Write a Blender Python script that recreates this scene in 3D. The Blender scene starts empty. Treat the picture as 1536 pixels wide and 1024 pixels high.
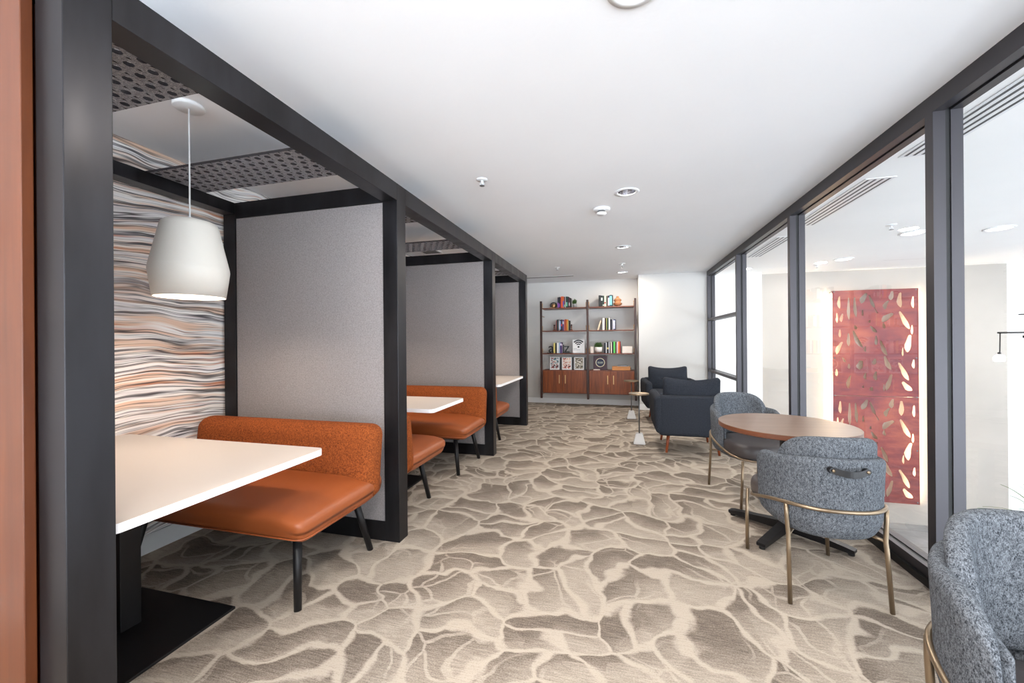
import bpy, bmesh, math, random
from mathutils import Vector, Matrix
random.seed(7)
sc = bpy.context.scene
COL = sc.collection
PI = math.pi

# ------------------------------------------------------------------ materials
class NT:
    def __init__(s, name):
        s.m = bpy.data.materials.new(name); s.m.use_nodes = True
        s.t = s.m.node_tree; s.t.nodes.clear()
        s.out = s.n('ShaderNodeOutputMaterial')
    def n(s, typ, **kw):
        nd = s.t.nodes.new(typ)
        for k, v in kw.items(): setattr(nd, k, v)
        return nd
    def l(s, a, b): s.t.links.new(a, b)
    def val(s, sock, v):
        if hasattr(v, 'is_output') or isinstance(v, bpy.types.NodeSocket): s.l(v, sock)
        else: sock.default_value = v
    def math(s, op, a, b=0.0, c=None, clamp=False):
        nd = s.n('ShaderNodeMath', operation=op); nd.use_clamp = clamp
        s.val(nd.inputs[0], a); s.val(nd.inputs[1], b)
        if c is not None: s.val(nd.inputs[2], c)
        return nd.outputs[0]
    def vmath(s, op, a, b):
        nd = s.n('ShaderNodeVectorMath', operation=op)
        s.val(nd.inputs[0], a); s.val(nd.inputs[1], b)
        return nd.outputs['Value'] if op in ('DOT_PRODUCT', 'LENGTH') else nd.outputs[0]
    def mix(s, f, a, b, blend='MIX'):
        nd = s.n('ShaderNodeMix', data_type='RGBA', blend_type=blend)
        s.val(nd.inputs[0], f); s.val(nd.inputs[6], a); s.val(nd.inputs[7], b)
        return nd.outputs[2]
    def coord(s): return s.n('ShaderNodeTexCoord').outputs['Object']
    def mapping(s, vec, scale=(1, 1, 1), loc=(0, 0, 0), rot=(0, 0, 0)):
        nd = s.n('ShaderNodeMapping'); s.l(vec, nd.inputs[0])
        nd.inputs['Scale'].default_value = scale; nd.inputs['Location'].default_value = loc; nd.inputs['Rotation'].default_value = rot
        return nd.outputs[0]
    def noise(s, vec, scale, detail=2, rough=.5, dist=0., out=0):
        nd = s.n('ShaderNodeTexNoise'); s.l(vec, nd.inputs['Vector'])
        nd.inputs['Scale'].default_value = scale; nd.inputs['Detail'].default_value = detail
        nd.inputs['Roughness'].default_value = rough; nd.inputs['Distortion'].default_value = dist
        return nd.outputs[out]
    def ramp(s, f, stops, interp='LINEAR'):
        nd = s.n('ShaderNodeValToRGB'); s.l(f, nd.inputs[0]); cr = nd.color_ramp; cr.interpolation = interp
        while len(cr.elements) < len(stops): cr.elements.new(.5)
        for e, (p, c) in zip(cr.elements, stops):
            e.position = p; e.color = c if len(c) == 4 else (*c, 1)
        return nd.outputs[0]
    def maprange(s, v, a, b, c=0., d=1., smooth=True):
        nd = s.n('ShaderNodeMapRange'); nd.interpolation_type = 'SMOOTHSTEP' if smooth else 'LINEAR'
        s.val(nd.inputs[0], v); nd.inputs[1].default_value = a; nd.inputs[2].default_value = b
        nd.inputs[3].default_value = c; nd.inputs[4].default_value = d
        return nd.outputs[0]
    def bsdf(s, color, rough=.5, metal=0., bump=None, bs=.3, bd=.01, **kw):
        b = s.n('ShaderNodeBsdfPrincipled')
        s.val(b.inputs['Base Color'], color if not isinstance(color, tuple) or len(color) == 4 else (*color, 1))
        s.val(b.inputs['Roughness'], rough); s.val(b.inputs['Metallic'], metal)
        for k, v in kw.items(): s.val(b.inputs[k.replace('_', ' ')], v)
        if bump is not None:
            bn = s.n('ShaderNodeBump'); bn.inputs['Strength'].default_value = bs; bn.inputs['Distance'].default_value = bd
            s.l(bump, bn.inputs['Height']); s.l(bn.outputs[0], b.inputs['Normal'])
        s.l(b.outputs[0], s.out.inputs[0])
        return s.m

def lin(*c):
    return tuple(((x/255)/12.92 if x/255 <= .04045 else ((x/255+.055)/1.055)**2.4) for x in c)

def plain(name, rgb, rough=.5, metal=0., var=.06, vscale=30, **kw):
    t = NT(name); n = t.noise(t.coord(), vscale, 3)
    c = lin(*rgb)
    k = t.mix(n, (*[x*(1-var) for x in c], 1), (*[min(1, x*(1+var)) for x in c], 1))
    return t.bsdf(k, rough, metal, bump=n, bs=.05, bd=.002, **kw)

def m_carpet():
    t = NT('patterned_carpet'); co = t.coord()
    w = t.noise(co, 1.7, 2, .5, 0, 1)
    w2 = t.noise(co, 6.0, 2, .5, 0, 1)
    def warp(vec, nz, a):
        v = t.vmath('SUBTRACT', nz, (.5, .5, .5)); sc_ = t.n('ShaderNodeVectorMath', operation='SCALE')
        t.l(v, sc_.inputs[0]); sc_.inputs['Scale'].default_value = a
        return t.vmath('ADD', vec, sc_.outputs[0])
    p = warp(warp(co, w, .65), w2, .10)
    flat = t.vmath('MULTIPLY', p, (1., 1.12, 0.))
    def cells(scale, off):
        q = t.vmath('ADD', flat, off)
        ve = t.n('ShaderNodeTexVoronoi', voronoi_dimensions='2D', feature='DISTANCE_TO_EDGE'); t.l(q, ve.inputs['Vector']); ve.inputs['Scale'].default_value = scale
        vf = t.n('ShaderNodeTexVoronoi', voronoi_dimensions='2D', feature='F1'); t.l(q, vf.inputs['Vector']); vf.inputs['Scale'].default_value = scale
        d = ve.outputs['Distance']
        rel = t.vmath('SUBTRACT', q, vf.outputs['Position'])
        g = t.vmath('DOT_PRODUCT', rel, (-.4*scale, .75*scale, 0.))
        rnd = t.n('ShaderNodeSeparateColor'); t.l(vf.outputs['Color'], rnd.inputs[0])
        return d, g, rnd.outputs[0]
    d, g, rn = cells(4.1, (0, 0, 0)); d2, g2, rn2 = cells(5.6, (7.3, 2.1, 0))
    wid = t.noise(co, 5, 2)
    hw = t.maprange(wid, .3, .7, .035, .12)
    dd = t.math('ADD', t.math('DIVIDE', d, hw), t.math('MULTIPLY', t.math('SUBTRACT', t.noise(co, 60, 2), .5), .5))
    l1 = t.maprange(dd, .35, 1.45, 1, 0)
    l2 = t.math('MULTIPLY', t.maprange(d2, .03, .07, 1, 0), t.maprange(t.noise(co, 1.9, 1), .46, .60, 0, .7))
    inside = t.math('SUBTRACT', 1.0, t.math('MAXIMUM', l1, l2))
    gg = t.math('ADD', g, t.math('MULTIPLY', t.math('SUBTRACT', rn, .5), .5))
    grad = t.maprange(t.math('ADD', gg, t.math('MULTIPLY', t.math('SUBTRACT', rn2, .5), .25)), -.45, .5, 0.30, .88)
    mask = t.math('MULTIPLY', inside, grad)
    # woven texture
    fine = t.noise(t.mapping(co, (150, 230, 1)), 1, 3, .8)
    streak = t.noise(t.mapping(co, (14, 170, 1)), 1, 3, .6)
    tex = t.math('ADD', t.math('MULTIPLY', fine, .6), t.math('MULTIPLY', streak, .4))
    m2 = t.math('ADD', mask, t.math('MULTIPLY', t.math('SUBTRACT', tex, .5), 2.8), clamp=True)
    col = t.mix(m2, (*lin(184, 172, 158), 1), (*lin(104, 93, 84), 1))
    return t.bsdf(col, .95, 0, bump=tex, bs=.5, bd=.004, Specular_IOR_Level=.1)

def m_wallpaper():
    t = NT('strata_wallpaper'); co = t.coord()
    sep = t.n('ShaderNodeSeparateXYZ'); t.l(co, sep.inputs[0]); y, z = sep.outputs[1], sep.outputs[2]
    big = t.noise(t.mapping(co, (1, 1.1, 1.6)), 1.0, 2)
    med = t.noise(t.mapping(co, (1, 3.0, 5)), 1.0, 2)
    zz = t.math('ADD', z, t.math('ADD', t.math('MULTIPLY', t.math('SUBTRACT', big, .5), .30), t.math('MULTIPLY', t.math('SUBTRACT', med, .5), .035)))
    def band(kz, ky, seed, det=3, r=.55):
        cb = t.n('ShaderNodeCombineXYZ'); t.l(t.math('MULTIPLY', y, ky), cb.inputs[1]); t.l(t.math('MULTIPLY', zz, kz), cb.inputs[2]); cb.inputs[0].default_value = seed
        return t.noise(cb.outputs[0], 1, det, r)
    a = band(26, .8, 3.1); b = band(34, 1.1, 9.7); c = band(30, .7, 21.3); e = band(9, .6, 41)
    W = (*lin(250, 246, 242), 1)
    base = t.ramp(a, [(.0, lin(222, 176, 146)), (.38, lin(232, 200, 176)), (.47, lin(246, 238, 232)), (.56, lin(252, 250, 248)), (.63, lin(222, 218, 220)), (.72, lin(240, 218, 200)), (1, lin(225, 170, 130))])
    org = t.maprange(b, .56, .66)
    reg = t.maprange(e, .42, .6)
    base = t.mix(t.math('MULTIPLY', t.math('MULTIPLY', org, reg), .85), base, (*lin(196, 108, 56), 1))
    # dark veins: ridges where a noise crosses its middle value
    def vein(n, w, ctr=.5):
        return t.maprange(t.math('ABSOLUTE', t.math('SUBTRACT', n, ctr)), 0, w, 1, 0)
    v1 = vein(c, .052); v2 = t.math('MULTIPLY', vein(band(44, 1.0, 55, 2), .045), t.maprange(band(6, 1.4, 71), .40, .55))
    th = t.math('MULTIPLY', v1, t.maprange(band(5, 1.6, 91), .30, .46))
    v = t.math('MAXIMUM', th, t.math('MULTIPLY', v2, .8))
    grey = t.math('MULTIPLY', vein(c, .075, .485), .15)
    col = t.mix(grey, base, (*lin(120, 112, 118), 1))
    col = t.mix(t.math('MULTIPLY', v, .92), col, (*lin(42, 36, 44), 1))
    return t.bsdf(col, .6, 0, bump=a, bs=.04, bd=.003)

def m_wood(name, c1, c2, axis=(1, 1, 1), rough=.4, scale=1., spec=.5):
    t = NT(name); co = t.mapping(t.coord(), tuple(a*scale for a in axis))
    n = t.noise(co, 1, 4, .6, .6); n2 = t.noise(co, 5, 3, .6)
    f = t.math('ADD', t.math('MULTIPLY', n, .7), t.math('MULTIPLY', n2, .3))
    col = t.ramp(f, [(.32, lin(*c1)), (.68, lin(*c2))])
    return t.bsdf(col, rough, 0, bump=f, bs=.05, bd=.002, Specular_IOR_Level=spec)

def m_fabric(name, c1, c2, scale=300, rough=.95, bs=.5, bd=.003, streak=(1, 1, 1), thr=(.35, .65)):
    t = NT(name); co = t.mapping(t.coord(), streak)
    n = t.noise(co, scale, 2, .7); n2 = t.noise(co, scale*.3, 2, .6)
    f = t.math('ADD', t.math('MULTIPLY', n, .65), t.math('MULTIPLY', n2, .35))
    col = t.ramp(f, [(thr[0], lin(*c1)), (thr[1], lin(*c2))])
    return t.bsdf(col, rough, 0, bump=f, bs=bs, bd=bd, Specular_IOR_Level=.15)

def m_leather(name, rgb, rough=.42):
    t = NT(name); co = t.coord()
    v = t.n('ShaderNodeTexVoronoi'); t.l(co, v.inputs['Vector']); v.inputs['Scale'].default_value = 260
    n = t.noise(co, 4, 3)
    c = lin(*rgb)
    col = t.mix(n, (*[x*.88 for x in c], 1), (*[min(1, x*1.1) for x in c], 1))
    f = t.math('ADD', v.outputs['Distance'], t.math('MULTIPLY', t.noise(co, 9, 2), 2.0))
    return t.bsdf(col, rough, 0, bump=f, bs=.12, bd=.002)

def m_plaster(name, rgb, amp=.25, scale=7, rough=.85, var=.03):
    t = NT(name); co = t.coord()
    n = t.noise(co, scale, 5, .6, .8); s = t.noise(co, .9, 3)
    c = lin(*rgb)
    col = t.mix(t.maprange(s, .3, .7), (*[x*(1-var) for x in c], 1), (*c, 1))
    return t.bsdf(col, rough, 0, bump=n, bs=amp, bd=.006, Specular_IOR_Level=.25)

def m_glass():
    t = NT('clear_glass'); tr = t.n('ShaderNodeBsdfTransparent'); tr.inputs[0].default_value = (.965, .975, .975, 1)
    gl = t.n('ShaderNodeBsdfGlossy'); gl.inputs['Roughness'].default_value = .0
    ge = t.n('ShaderNodeNewGeometry')
    cs = t.math('ABSOLUTE', t.vmath('DOT_PRODUCT', ge.outputs['Incoming'], ge.outputs['Normal']))
    fz = t.math('ADD', .06, t.math('MULTIPLY', t.math('POWER', t.math('SUBTRACT', 1.0, cs, clamp=True), 5.0), .9))
    mx = t.n('ShaderNodeMixShader'); t.l(fz, mx.inputs[0]); t.l(tr.outputs[0], mx.inputs[1]); t.l(gl.outputs[0], mx.inputs[2])
    t.l(mx.outputs[0], t.out.inputs[0]); return t.m

def m_emit(name, rgb, s):
    t = NT(name); e = t.n('ShaderNodeEmission'); e.inputs[0].default_value = (*rgb, 1); e.inputs[1].default_value = s
    t.l(e.outputs[0], t.out.inputs[0]); return t.m

def m_art(name='rusted_steel'):
    t = NT(name); co = t.coord()
    n = t.noise(co, 1.3, 4, .6, .5); n2 = t.noise(t.mapping(co, (1, 1, 4)), 3, 4, .6)
    f = t.math('ADD', t.math('MULTIPLY', n, .6), t.math('MULTIPLY', n2, .4))
    col = t.ramp(f, [(.36, lin(104, 54, 62)), (.5, lin(134, 66, 64)), (.63, lin(162, 88, 72))])
    return t.bsdf(col, .55, .25, bump=n2, bs=.1, bd=.004)

def m_print(name, cols, scale):
    t = NT(name); co = t.coord()
    n = t.noise(t.mapping(co, (1, 1, 1.3)), scale, 2, .5, 1.2)
    st = [(i/len(cols)*.5+.27, lin(*c)) for i, c in enumerate(cols)]
    return t.bsdf(t.ramp(n, st, 'CONSTANT'), .4)

M = {}
M['carpet'] = m_carpet(); M['wallpaper'] = m_wallpaper()
M['steel'] = None
def m_steel():
    t = NT('blackened_steel'); co = t.coord(); n = t.noise(t.mapping(co, (3, 3, .7)), 2, 4, .6)
    col = t.ramp(n, [(.35, lin(42, 41, 43)), (.65, lin(54, 54, 58))])
    return t.bsdf(col, t.maprange(n, .3, .7, .28, .42), .75, bump=n, bs=.03, bd=.002)
M['steel'] = m_steel()
M['frame_metal'] = plain('dark_bronze_frame', (66, 64, 68), .42, .55, .05, 4)
M['black_metal'] = plain('black_powder_coat', (26, 25, 27), .45, .3)
M['gasket'] = plain('black_rubber', (12, 12, 13), .6)
M['panel_fabric'] = m_fabric('heather_grey_fabric', (118, 113, 115), (164, 159, 159), 420, bs=.3)
M['panel_edge'] = plain('pale_trim', (190, 188, 190), .5)
M['felt'] = m_fabric('charcoal_felt', (106, 108, 116), (186, 188, 194), 330, thr=(.4, .62))
M['felt_plain'] = plain('charcoal_felt_edge', (62, 60, 64), .95)
M['wood_panel'] = m_wood('reddish_wood_veneer', (78, 38, 18), (102, 54, 27), (14, 14, .9), .38)
M['ceiling'] = m_plaster('white_skim_plaster', (244, 246, 249), .35, 5)
M['wall_white'] = m_plaster('white_wall_paint', (213, 211, 208), .12, 9)
M['trim_white'] = plain('white_trim_paint', (238, 238, 238), .45, 0, .01)
M['concrete'] = m_plaster('pale_concrete_plaster', (186, 180, 173), .3, 2.2, .8, .14)
M['lobby_white'] = m_plaster('lobby_white_paint', (248, 248, 247), .1, 6)
M['lobby_tile'] = None
def m_tile():
    t = NT('grey_stone_tile'); co = t.coord(); n = t.noise(co, 1.6, 5, .6)
    br = t.n('ShaderNodeTexBrick'); t.l(co, br.inputs['Vector']); br.inputs['Scale'].default_value = 1.0
    br.inputs['Brick Width'].default_value = 1.2; br.inputs['Row Height'].default_value = .6; br.inputs['Mortar Size'].default_value = .004
    base = t.ramp(n, [(.3, lin(118, 120, 124)), (.7, lin(152, 154, 158))])
    t.l(base, br.inputs['Color1']); t.l(base, br.inputs['Color2']); br.inputs['Mortar'].default_value = (*lin(96, 96, 98), 1)
    return t.bsdf(br.outputs[0], .25)
M['lobby_tile'] = m_tile()
M['glass'] = m_glass()
M['laminate'] = plain('white_laminate', (204, 194, 186), .38, 0, .01, 3)
M['laminate_edge'] = plain('white_edge_band', (246, 246, 248), .45, 0, .01)
M['orange_leather'] = m_leather('cognac_leather', (148, 78, 40), .40)
M['orange_tweed'] = m_fabric('rust_tweed', (74, 32, 14), (168, 90, 44), 420, thr=(.38, .62))
M['shade_white'] = plain('matte_white_shade', (216, 214, 208), .5, 0, .01, Subsurface_Weight=0.0)
M['bulb'] = m_emit('lamp_glow', (1, .86, .68), 14)
M['lens'] = m_emit('downlight_lens', (1, .95, .88), 40)
M['lobby_lens'] = m_emit('lobby_downlight_lens', (1, .97, .93), 4)
M['led'] = m_emit('warm_led', (1, .74, .45), 55)
M['chrome'] = plain('bright_reflector', (200, 200, 205), .12, 1., .01)
M['white_plastic'] = plain('white_plastic', (228, 230, 232), .4, 0, .01)
M['grey_metal'] = plain('brushed_grey_metal', (120, 122, 124), .35, .8)
M['blue_tweed'] = m_fabric('blue_grey_tweed', (26, 30, 36), (130, 135, 142), 420, thr=(.36, .66), bs=.7, streak=(1, 1, .55))
M['grey_leather'] = m_leather('dark_grey_leather', (74, 68, 68), .42)
M['bronze_tube'] = plain('champagne_bronze', (150, 132, 110), .34, .85, .04)
M['strap'] = m_leather('black_leather', (26, 25, 27), .45)
M['walnut_top'] = m_wood('walnut_laminate', (108, 84, 70), (136, 110, 92), (1.2, 26, 26), .35)
M['walnut_edge'] = m_wood('walnut_edge_band', (98, 56, 36), (124, 74, 50), (2, 2, 30), .4)
M['walnut'] = m_wood('rich_walnut', (86, 36, 8), (150, 76, 26), (22, 22, 1.2), .38)
M['walnut_shelf'] = m_wood('rich_walnut_shelf', (84, 42, 26), (128, 66, 38), (1.5, 22, 22), .4)
M['pole_wood'] = m_wood('dark_walnut_pole', (44, 22, 16), (66, 34, 24), (22, 22, 1.2), .4)
M['brass'] = plain('brushed_brass', (206, 164, 116), .35, .8)
M['navy'] = m_fabric('navy_wool', (32, 35, 42), (60, 64, 72), 300, thr=(.3, .7), bs=.3)
M['cognac_wood'] = m_wood('cognac_stained_leg', (128, 60, 30), (164, 84, 46), (20, 20, 2), .4)
M['marble'] = plain('pale_stone', (222, 220, 218), .5, 0, .04, 12)
M['art'] = m_art()
M['plant_green'] = plain('leaf_green', (92, 118, 58), .5, 0, .25, 12)
M['plant_dark'] = plain('succulent_green', (70, 96, 48), .55, 0, .3, 60)
M['trunk'] = plain('plant_trunk', (110, 92, 70), .8)
M['pot_grey'] = plain('grey_planter', (150, 150, 150), .6)
M['terracotta'] = plain('terracotta_clay', (176, 122, 82), .7, 0, .12, 20)
M['white_ceramic'] = plain('white_ceramic', (236, 232, 228), .35, 0, .02)
M['paper'] = plain('book_pages', (232, 224, 208), .8, 0, .05, 80)
M['soil'] = plain('potting_soil', (52, 40, 32), .9, 0, .3, 60)
M['black_letter'] = plain('black_lacquer', (18, 17, 18), .35)
M['sign_white'] = plain('white_sign_board', (244, 244, 244), .4, 0, .01)
M['sign_dark'] = plain('dark_grey_print', (52, 54, 58), .6, 0, .01)
M['maroon'] = plain('maroon_cover', (62, 26, 44), .45, 0, .1, 14)
M['emblem_ring'] = plain('pale_ring_print', (226, 216, 184), .5, 0, .02)
M['emblem_blue'] = plain('deep_blue_print', (24, 32, 66), .5, 0, .1)
M['emblem_type'] = plain('silver_print', (150, 160, 150), .5)
M['orange_box'] = m_wood('amber_wood', (206, 132, 66), (232, 164, 96), (4, 30, 30), .45)
M['white_box'] = plain('white_box_card', (236, 226, 216), .6, 0, .02)
M['pic1'] = m_print('cover_print_teal', [(30, 28, 30), (150, 70, 74), (232, 220, 214), (120, 160, 172), (60, 52, 48), (226, 226, 220)], 13)
M['pic2'] = m_print('cover_print_peach', [(36, 28, 30), (204, 120, 104), (240, 214, 202), (246, 236, 228), (232, 166, 128), (60, 44, 44)], 14)
M['pic3'] = m_print('cover_print_olive', [(28, 26, 24), (120, 104, 78), (232, 226, 210), (60, 54, 44), (200, 188, 160), (30, 28, 26)], 14)

# ------------------------------------------------------------------ geometry helpers
def sm(x, a, b):
    t = max(0, min(1, (x-a)/(b-a))); return t*t*(3-2*t)
def new(): return bmesh.new()
def bx(bm, x0, x1, y0, y1, z0, z1, mi=0):
    x0, x1 = min(x0, x1), max(x0, x1); y0, y1 = min(y0, y1), max(y0, y1); z0, z1 = min(z0, z1), max(z0, z1)
    v = [bm.verts.new(c) for c in ((x0,y0,z0),(x1,y0,z0),(x1,y1,z0),(x0,y1,z0),(x0,y0,z1),(x1,y0,z1),(x1,y1,z1),(x0,y1,z1))]
    for f in ((0,3,2,1),(4,5,6,7),(0,1,5,4),(1,2,6,5),(2,3,7,6),(3,0,4,7)):
        fc = bm.faces.new([v[i] for i in f]); fc.material_index = mi
    return v
def bevbox(x0, x1, y0, y1, z0, z1, r=.004, seg=2):
    bm = new(); bx(bm, x0, x1, y0, y1, z0, z1)
    bmesh.ops.bevel(bm, geom=bm.edges[:], offset=r, segments=seg, profile=.5, affect='EDGES')
    return bm
def tube(bm, pts, r, seg=12, closed=False, mi=0, rr=None):
    pts = [Vector(p) for p in pts]; n = len(pts); rings = []
    prev = None
    for i, p in enumerate(pts):
        if closed: d = pts[(i+1) % n]-pts[i-1]
        else: d = (pts[min(i+1, n-1)]-pts[max(i-1, 0)])
        d.normalize()
        if prev is None:
            up = Vector((0, 0, 1)) if abs(d.z) < .9 else Vector((1, 0, 0))
            a = d.cross(up).normalized()
        else:
            a = (prev - d*prev.dot(d)).normalized()
        prev = a; b = d.cross(a)
        R = rr[i] if rr else r
        rings.append([bm.verts.new(p+a*R*math.cos(2*PI*k/seg)+b*R*math.sin(2*PI*k/seg)) for k in range(seg)])
    m = n if closed else n-1
    for i in range(m):
        A, B = rings[i], rings[(i+1) % n]
        for k in range(seg):
            f = bm.faces.new((A[k], A[(k+1) % seg], B[(k+1) % seg], B[k])); f.smooth = True; f.material_index = mi
    if not closed:
        for f in (bm.faces.new(rings[0][::-1]), bm.faces.new(rings[-1])): f.material_index = mi
def lathe(bm, prof, seg=32, c=(0, 0, 0), mi=0, cap=True, smooth=True):
    rings = []
    for r, z in prof:
        if r < 1e-6: rings.append([bm.verts.new((c[0], c[1], c[2]+z))])
        else: rings.append([bm.verts.new((c[0]+r*math.cos(2*PI*k/seg), c[1]+r*math.sin(2*PI*k/seg), c[2]+z)) for k in range(seg)])
    for A, B in zip(rings, rings[1:]):
        for k in range(seg):
            k2 = (k+1) % seg
            if len(A) == 1 and len(B) == 1: continue
            if len(A) == 1: vs = (A[0], B[k2], B[k])
            elif len(B) == 1: vs = (A[k], A[k2], B[0])
            else: vs = (A[k], A[k2], B[k2], B[k])
            f = bm.faces.new(vs); f.smooth = smooth; f.material_index = mi
    if cap:
        for R_, rev in ((rings[0], True), (rings[-1], False)):
            if len(R_) > 1: f = bm.faces.new(R_[::-1] if rev else R_); f.material_index = mi
def rounded(size, r, n=(8, 8, 4), puff=0., taper=None, c=(0, 0, 0), rs=4):
    """closed rounded box made of a warped cube grid, puff = crown of the top"""
    bm = new(); h = [s/2 for s in size]
    def ticks(H, R, m):
        a = [-H+R*(1-math.cos(PI/2*i/rs)) for i in range(rs)]
        mid = [-(H-R)+2*(H-R)*i/m for i in range(m+1)]
        return a+mid+[-v for v in reversed(a)]
    T = [ticks(h[i], r, n[i]) for i in range(3)]; vd = {}
    def V(i, j, k):
        if (i, j, k) in vd: return vd[(i, j, k)]
        p = Vector((T[0][i], T[1][j], T[2][k]))
        q = Vector([max(-(h[a]-r), min(h[a]-r, p[a])) for a in range(3)])
        d = p-q
        if d.length > 1e-9: q = q+d.normalized()*r
        if puff:
            u, w = q.x/h[0], q.y/h[1]
            q.z += puff*(1-abs(u)**4)*(1-abs(w)**3)*(1 if q.z > 0 else 0)
        if taper: q = taper(q)
        v = bm.verts.new(q+Vector(c)); vd[(i, j, k)] = v; return v
    L = [len(t)-1 for t in T]
    def face(*ids):
        vs = [V(*i) for i in ids]
        try: f = bm.faces.new(vs); f.smooth = True
        except ValueError: pass
    for i in range(L[0]):
        for j in range(L[1]):
            face((i,j,0),(i,j+1,0),(i+1,j+1,0),(i+1,j,0)); face((i,j,L[2]),(i+1,j,L[2]),(i+1,j+1,L[2]),(i,j+1,L[2]))
    for i in range(L[0]):
        for k in range(L[2]):
            face((i,0,k),(i+1,0,k),(i+1,0,k+1),(i,0,k+1)); face((i,L[1],k),(i,L[1],k+1),(i+1,L[1],k+1),(i+1,L[1],k))
    for j in range(L[1]):
        for k in range(L[2]):
            face((0,j,k),(0,j,k+1),(0,j+1,k+1),(0,j+1,k)); face((L[0],j,k),(L[0],j+1,k),(L[0],j+1,k+1),(L[0],j,k+1))
    return bm
def xf(bm, m): bmesh.ops.transform(bm, matrix=m, verts=bm.verts); return bm
def prism(bm, pts, a0, a1, axis='y', mi=0):
    """extrude a 2-D outline; axis y: pts are (x,z); axis z: (x,y)"""
    def P(p, a): return (p[0], a, p[1]) if axis == 'y' else ((p[0], p[1], a) if axis == 'z' else (a, p[0], p[1]))
    A = [bm.verts.new(P(p, a0)) for p in pts]; B = [bm.verts.new(P(p, a1)) for p in pts]
    n = len(pts); fs = [bm.faces.new(A[::-1]), bm.faces.new(B)]
    for i in range(n): fs.append(bm.faces.new((A[i], A[(i+1) % n], B[(i+1) % n], B[i])))
    for f in fs: f.material_index = mi
def build(name, bm, mats, parent=None, loc=None, smooth=False):
    bmesh.ops.recalc_face_normals(bm, faces=bm.faces)
    me = bpy.data.meshes.new(name); bm.to_mesh(me); bm.free()
    if not isinstance(mats, (list, tuple)): mats = [mats]
    for m in mats: me.materials.append(M[m] if isinstance(m, str) else m)
    if smooth:
        for p in me.polygons: p.use_smooth = True
    o = bpy.data.objects.new(name, me); COL.objects.link(o)
    if parent: o.parent = parent
    if loc: o.location = loc
    return o
def tag(o, label, cat, group=None):
    o['label'] = label; o['category'] = cat
    if group: o['group'] = group
    return o
def thing(name, label, cat, loc=(0, 0, 0), rz=0., group=None):
    o = bpy.data.objects.new(name, None); COL.objects.link(o); o.location = loc; o.rotation_euler = (0, 0, rz)
    o.empty_display_size = .1
    return tag(o, label, cat, group)
def struct(name, bm, mats, parent=None):
    o = build(name, bm, mats, parent)
    if parent is None: o['kind'] = 'structure'
    return o
def copy_tree(src, parent=None):
    c = src.copy(); COL.objects.link(c)
    if parent: c.parent = parent
    for ch in list(src.children): copy_tree(ch, c)
    return c
def dup(src, loc, rz, label, group=None):
    c = copy_tree(src); c.location = loc; c.rotation_euler = (0, 0, rz); c['label'] = label
    if group: c['group'] = group
    return c
def box(name, mat, x0, x1, y0, y1, z0, z1, parent=None, r=0.):
    if r: bm = bevbox(x0, x1, y0, y1, z0, z1, r)
    else: bm = new(); bx(bm, x0, x1, y0, y1, z0, z1)
    return build(name, bm, mat, parent)

# ------------------------------------------------------------------ the room
CZ = 2.38
YB = -3.0            # the room goes on behind the camera to here and is open to daylight there
XL, XR, YE, YN = -2.68, 1.45, 7.40, 7.85
XN = .345            # right side of the shelf alcove

bm = new(); bx(bm, XL-.1, XR+.12, YB, YN+.1, -.12, 0); struct('floor', bm, 'carpet')
# ceiling slab with round holes for the recessed lights
DL = [(.06, 1.36), (.07, 3.25), (.062, 5.14), (.062, 7.03)]
def holed_plate(x0, x1, y0, y1, z, t, holes, seg=40):
    bm = new(); es = []
    def loop(pts):
        vs = [bm.verts.new((p[0], p[1], z)) for p in pts]
        for i in range(len(vs)): es.append(bm.edges.new((vs[i], vs[(i+1) % len(vs)])))
    loop([(x0, y0), (x1, y0), (x1, y1), (x0, y1)])
    for cx, cy, r in holes: loop([(cx+r*math.cos(2*PI*k/seg), cy+r*math.sin(2*PI*k/seg)) for k in range(seg)])
    bmesh.ops.triangle_fill(bm, use_beauty=True, use_dissolve=False, edges=es)
    g = bmesh.ops.extrude_face_region(bm, geom=bm.faces[:])
    for v in [e for e in g['geom'] if isinstance(e, bmesh.types.BMVert)]: v.co.z += t
    return bm
bm = holed_plate(XL-.1, XR+.12, YB, YN+.1, CZ, .02, [(x, y, .076) for x, y in DL])
struct('ceiling', bm, 'ceiling')
bm = new(); bx(bm, XL-.1, XL, YB, YN+.1, 0, CZ); struct('wall_left', bm, 'wallpaper')
bm = new(); bx(bm, XL, XN+.06, YN, YN+.1, 0, CZ); struct('wall_back', bm, 'wall_white')
bm = new(); bx(bm, XN, XR+.12, YE, YN, 0, CZ); struct('wall_right_return', bm, 'wall_white')
bm = new(); bx(bm, XL, XL+.014, YB, YN, 0, .11); struct('baseboard_left', bm, 'trim_white')
bm = new(); bx(bm, XL+.014, XN, YN-.014, YN, 0, .1); struct('baseboard_back', bm, 'trim_white')
bm = new(); bx(bm, XN, XR, YE-.014, YE, 0, .1); struct('baseboard_right_return', bm, 'trim_white')
# plain wall left of alcove (pods end at 5.75; wallpaper wall continues as painted)

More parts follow.
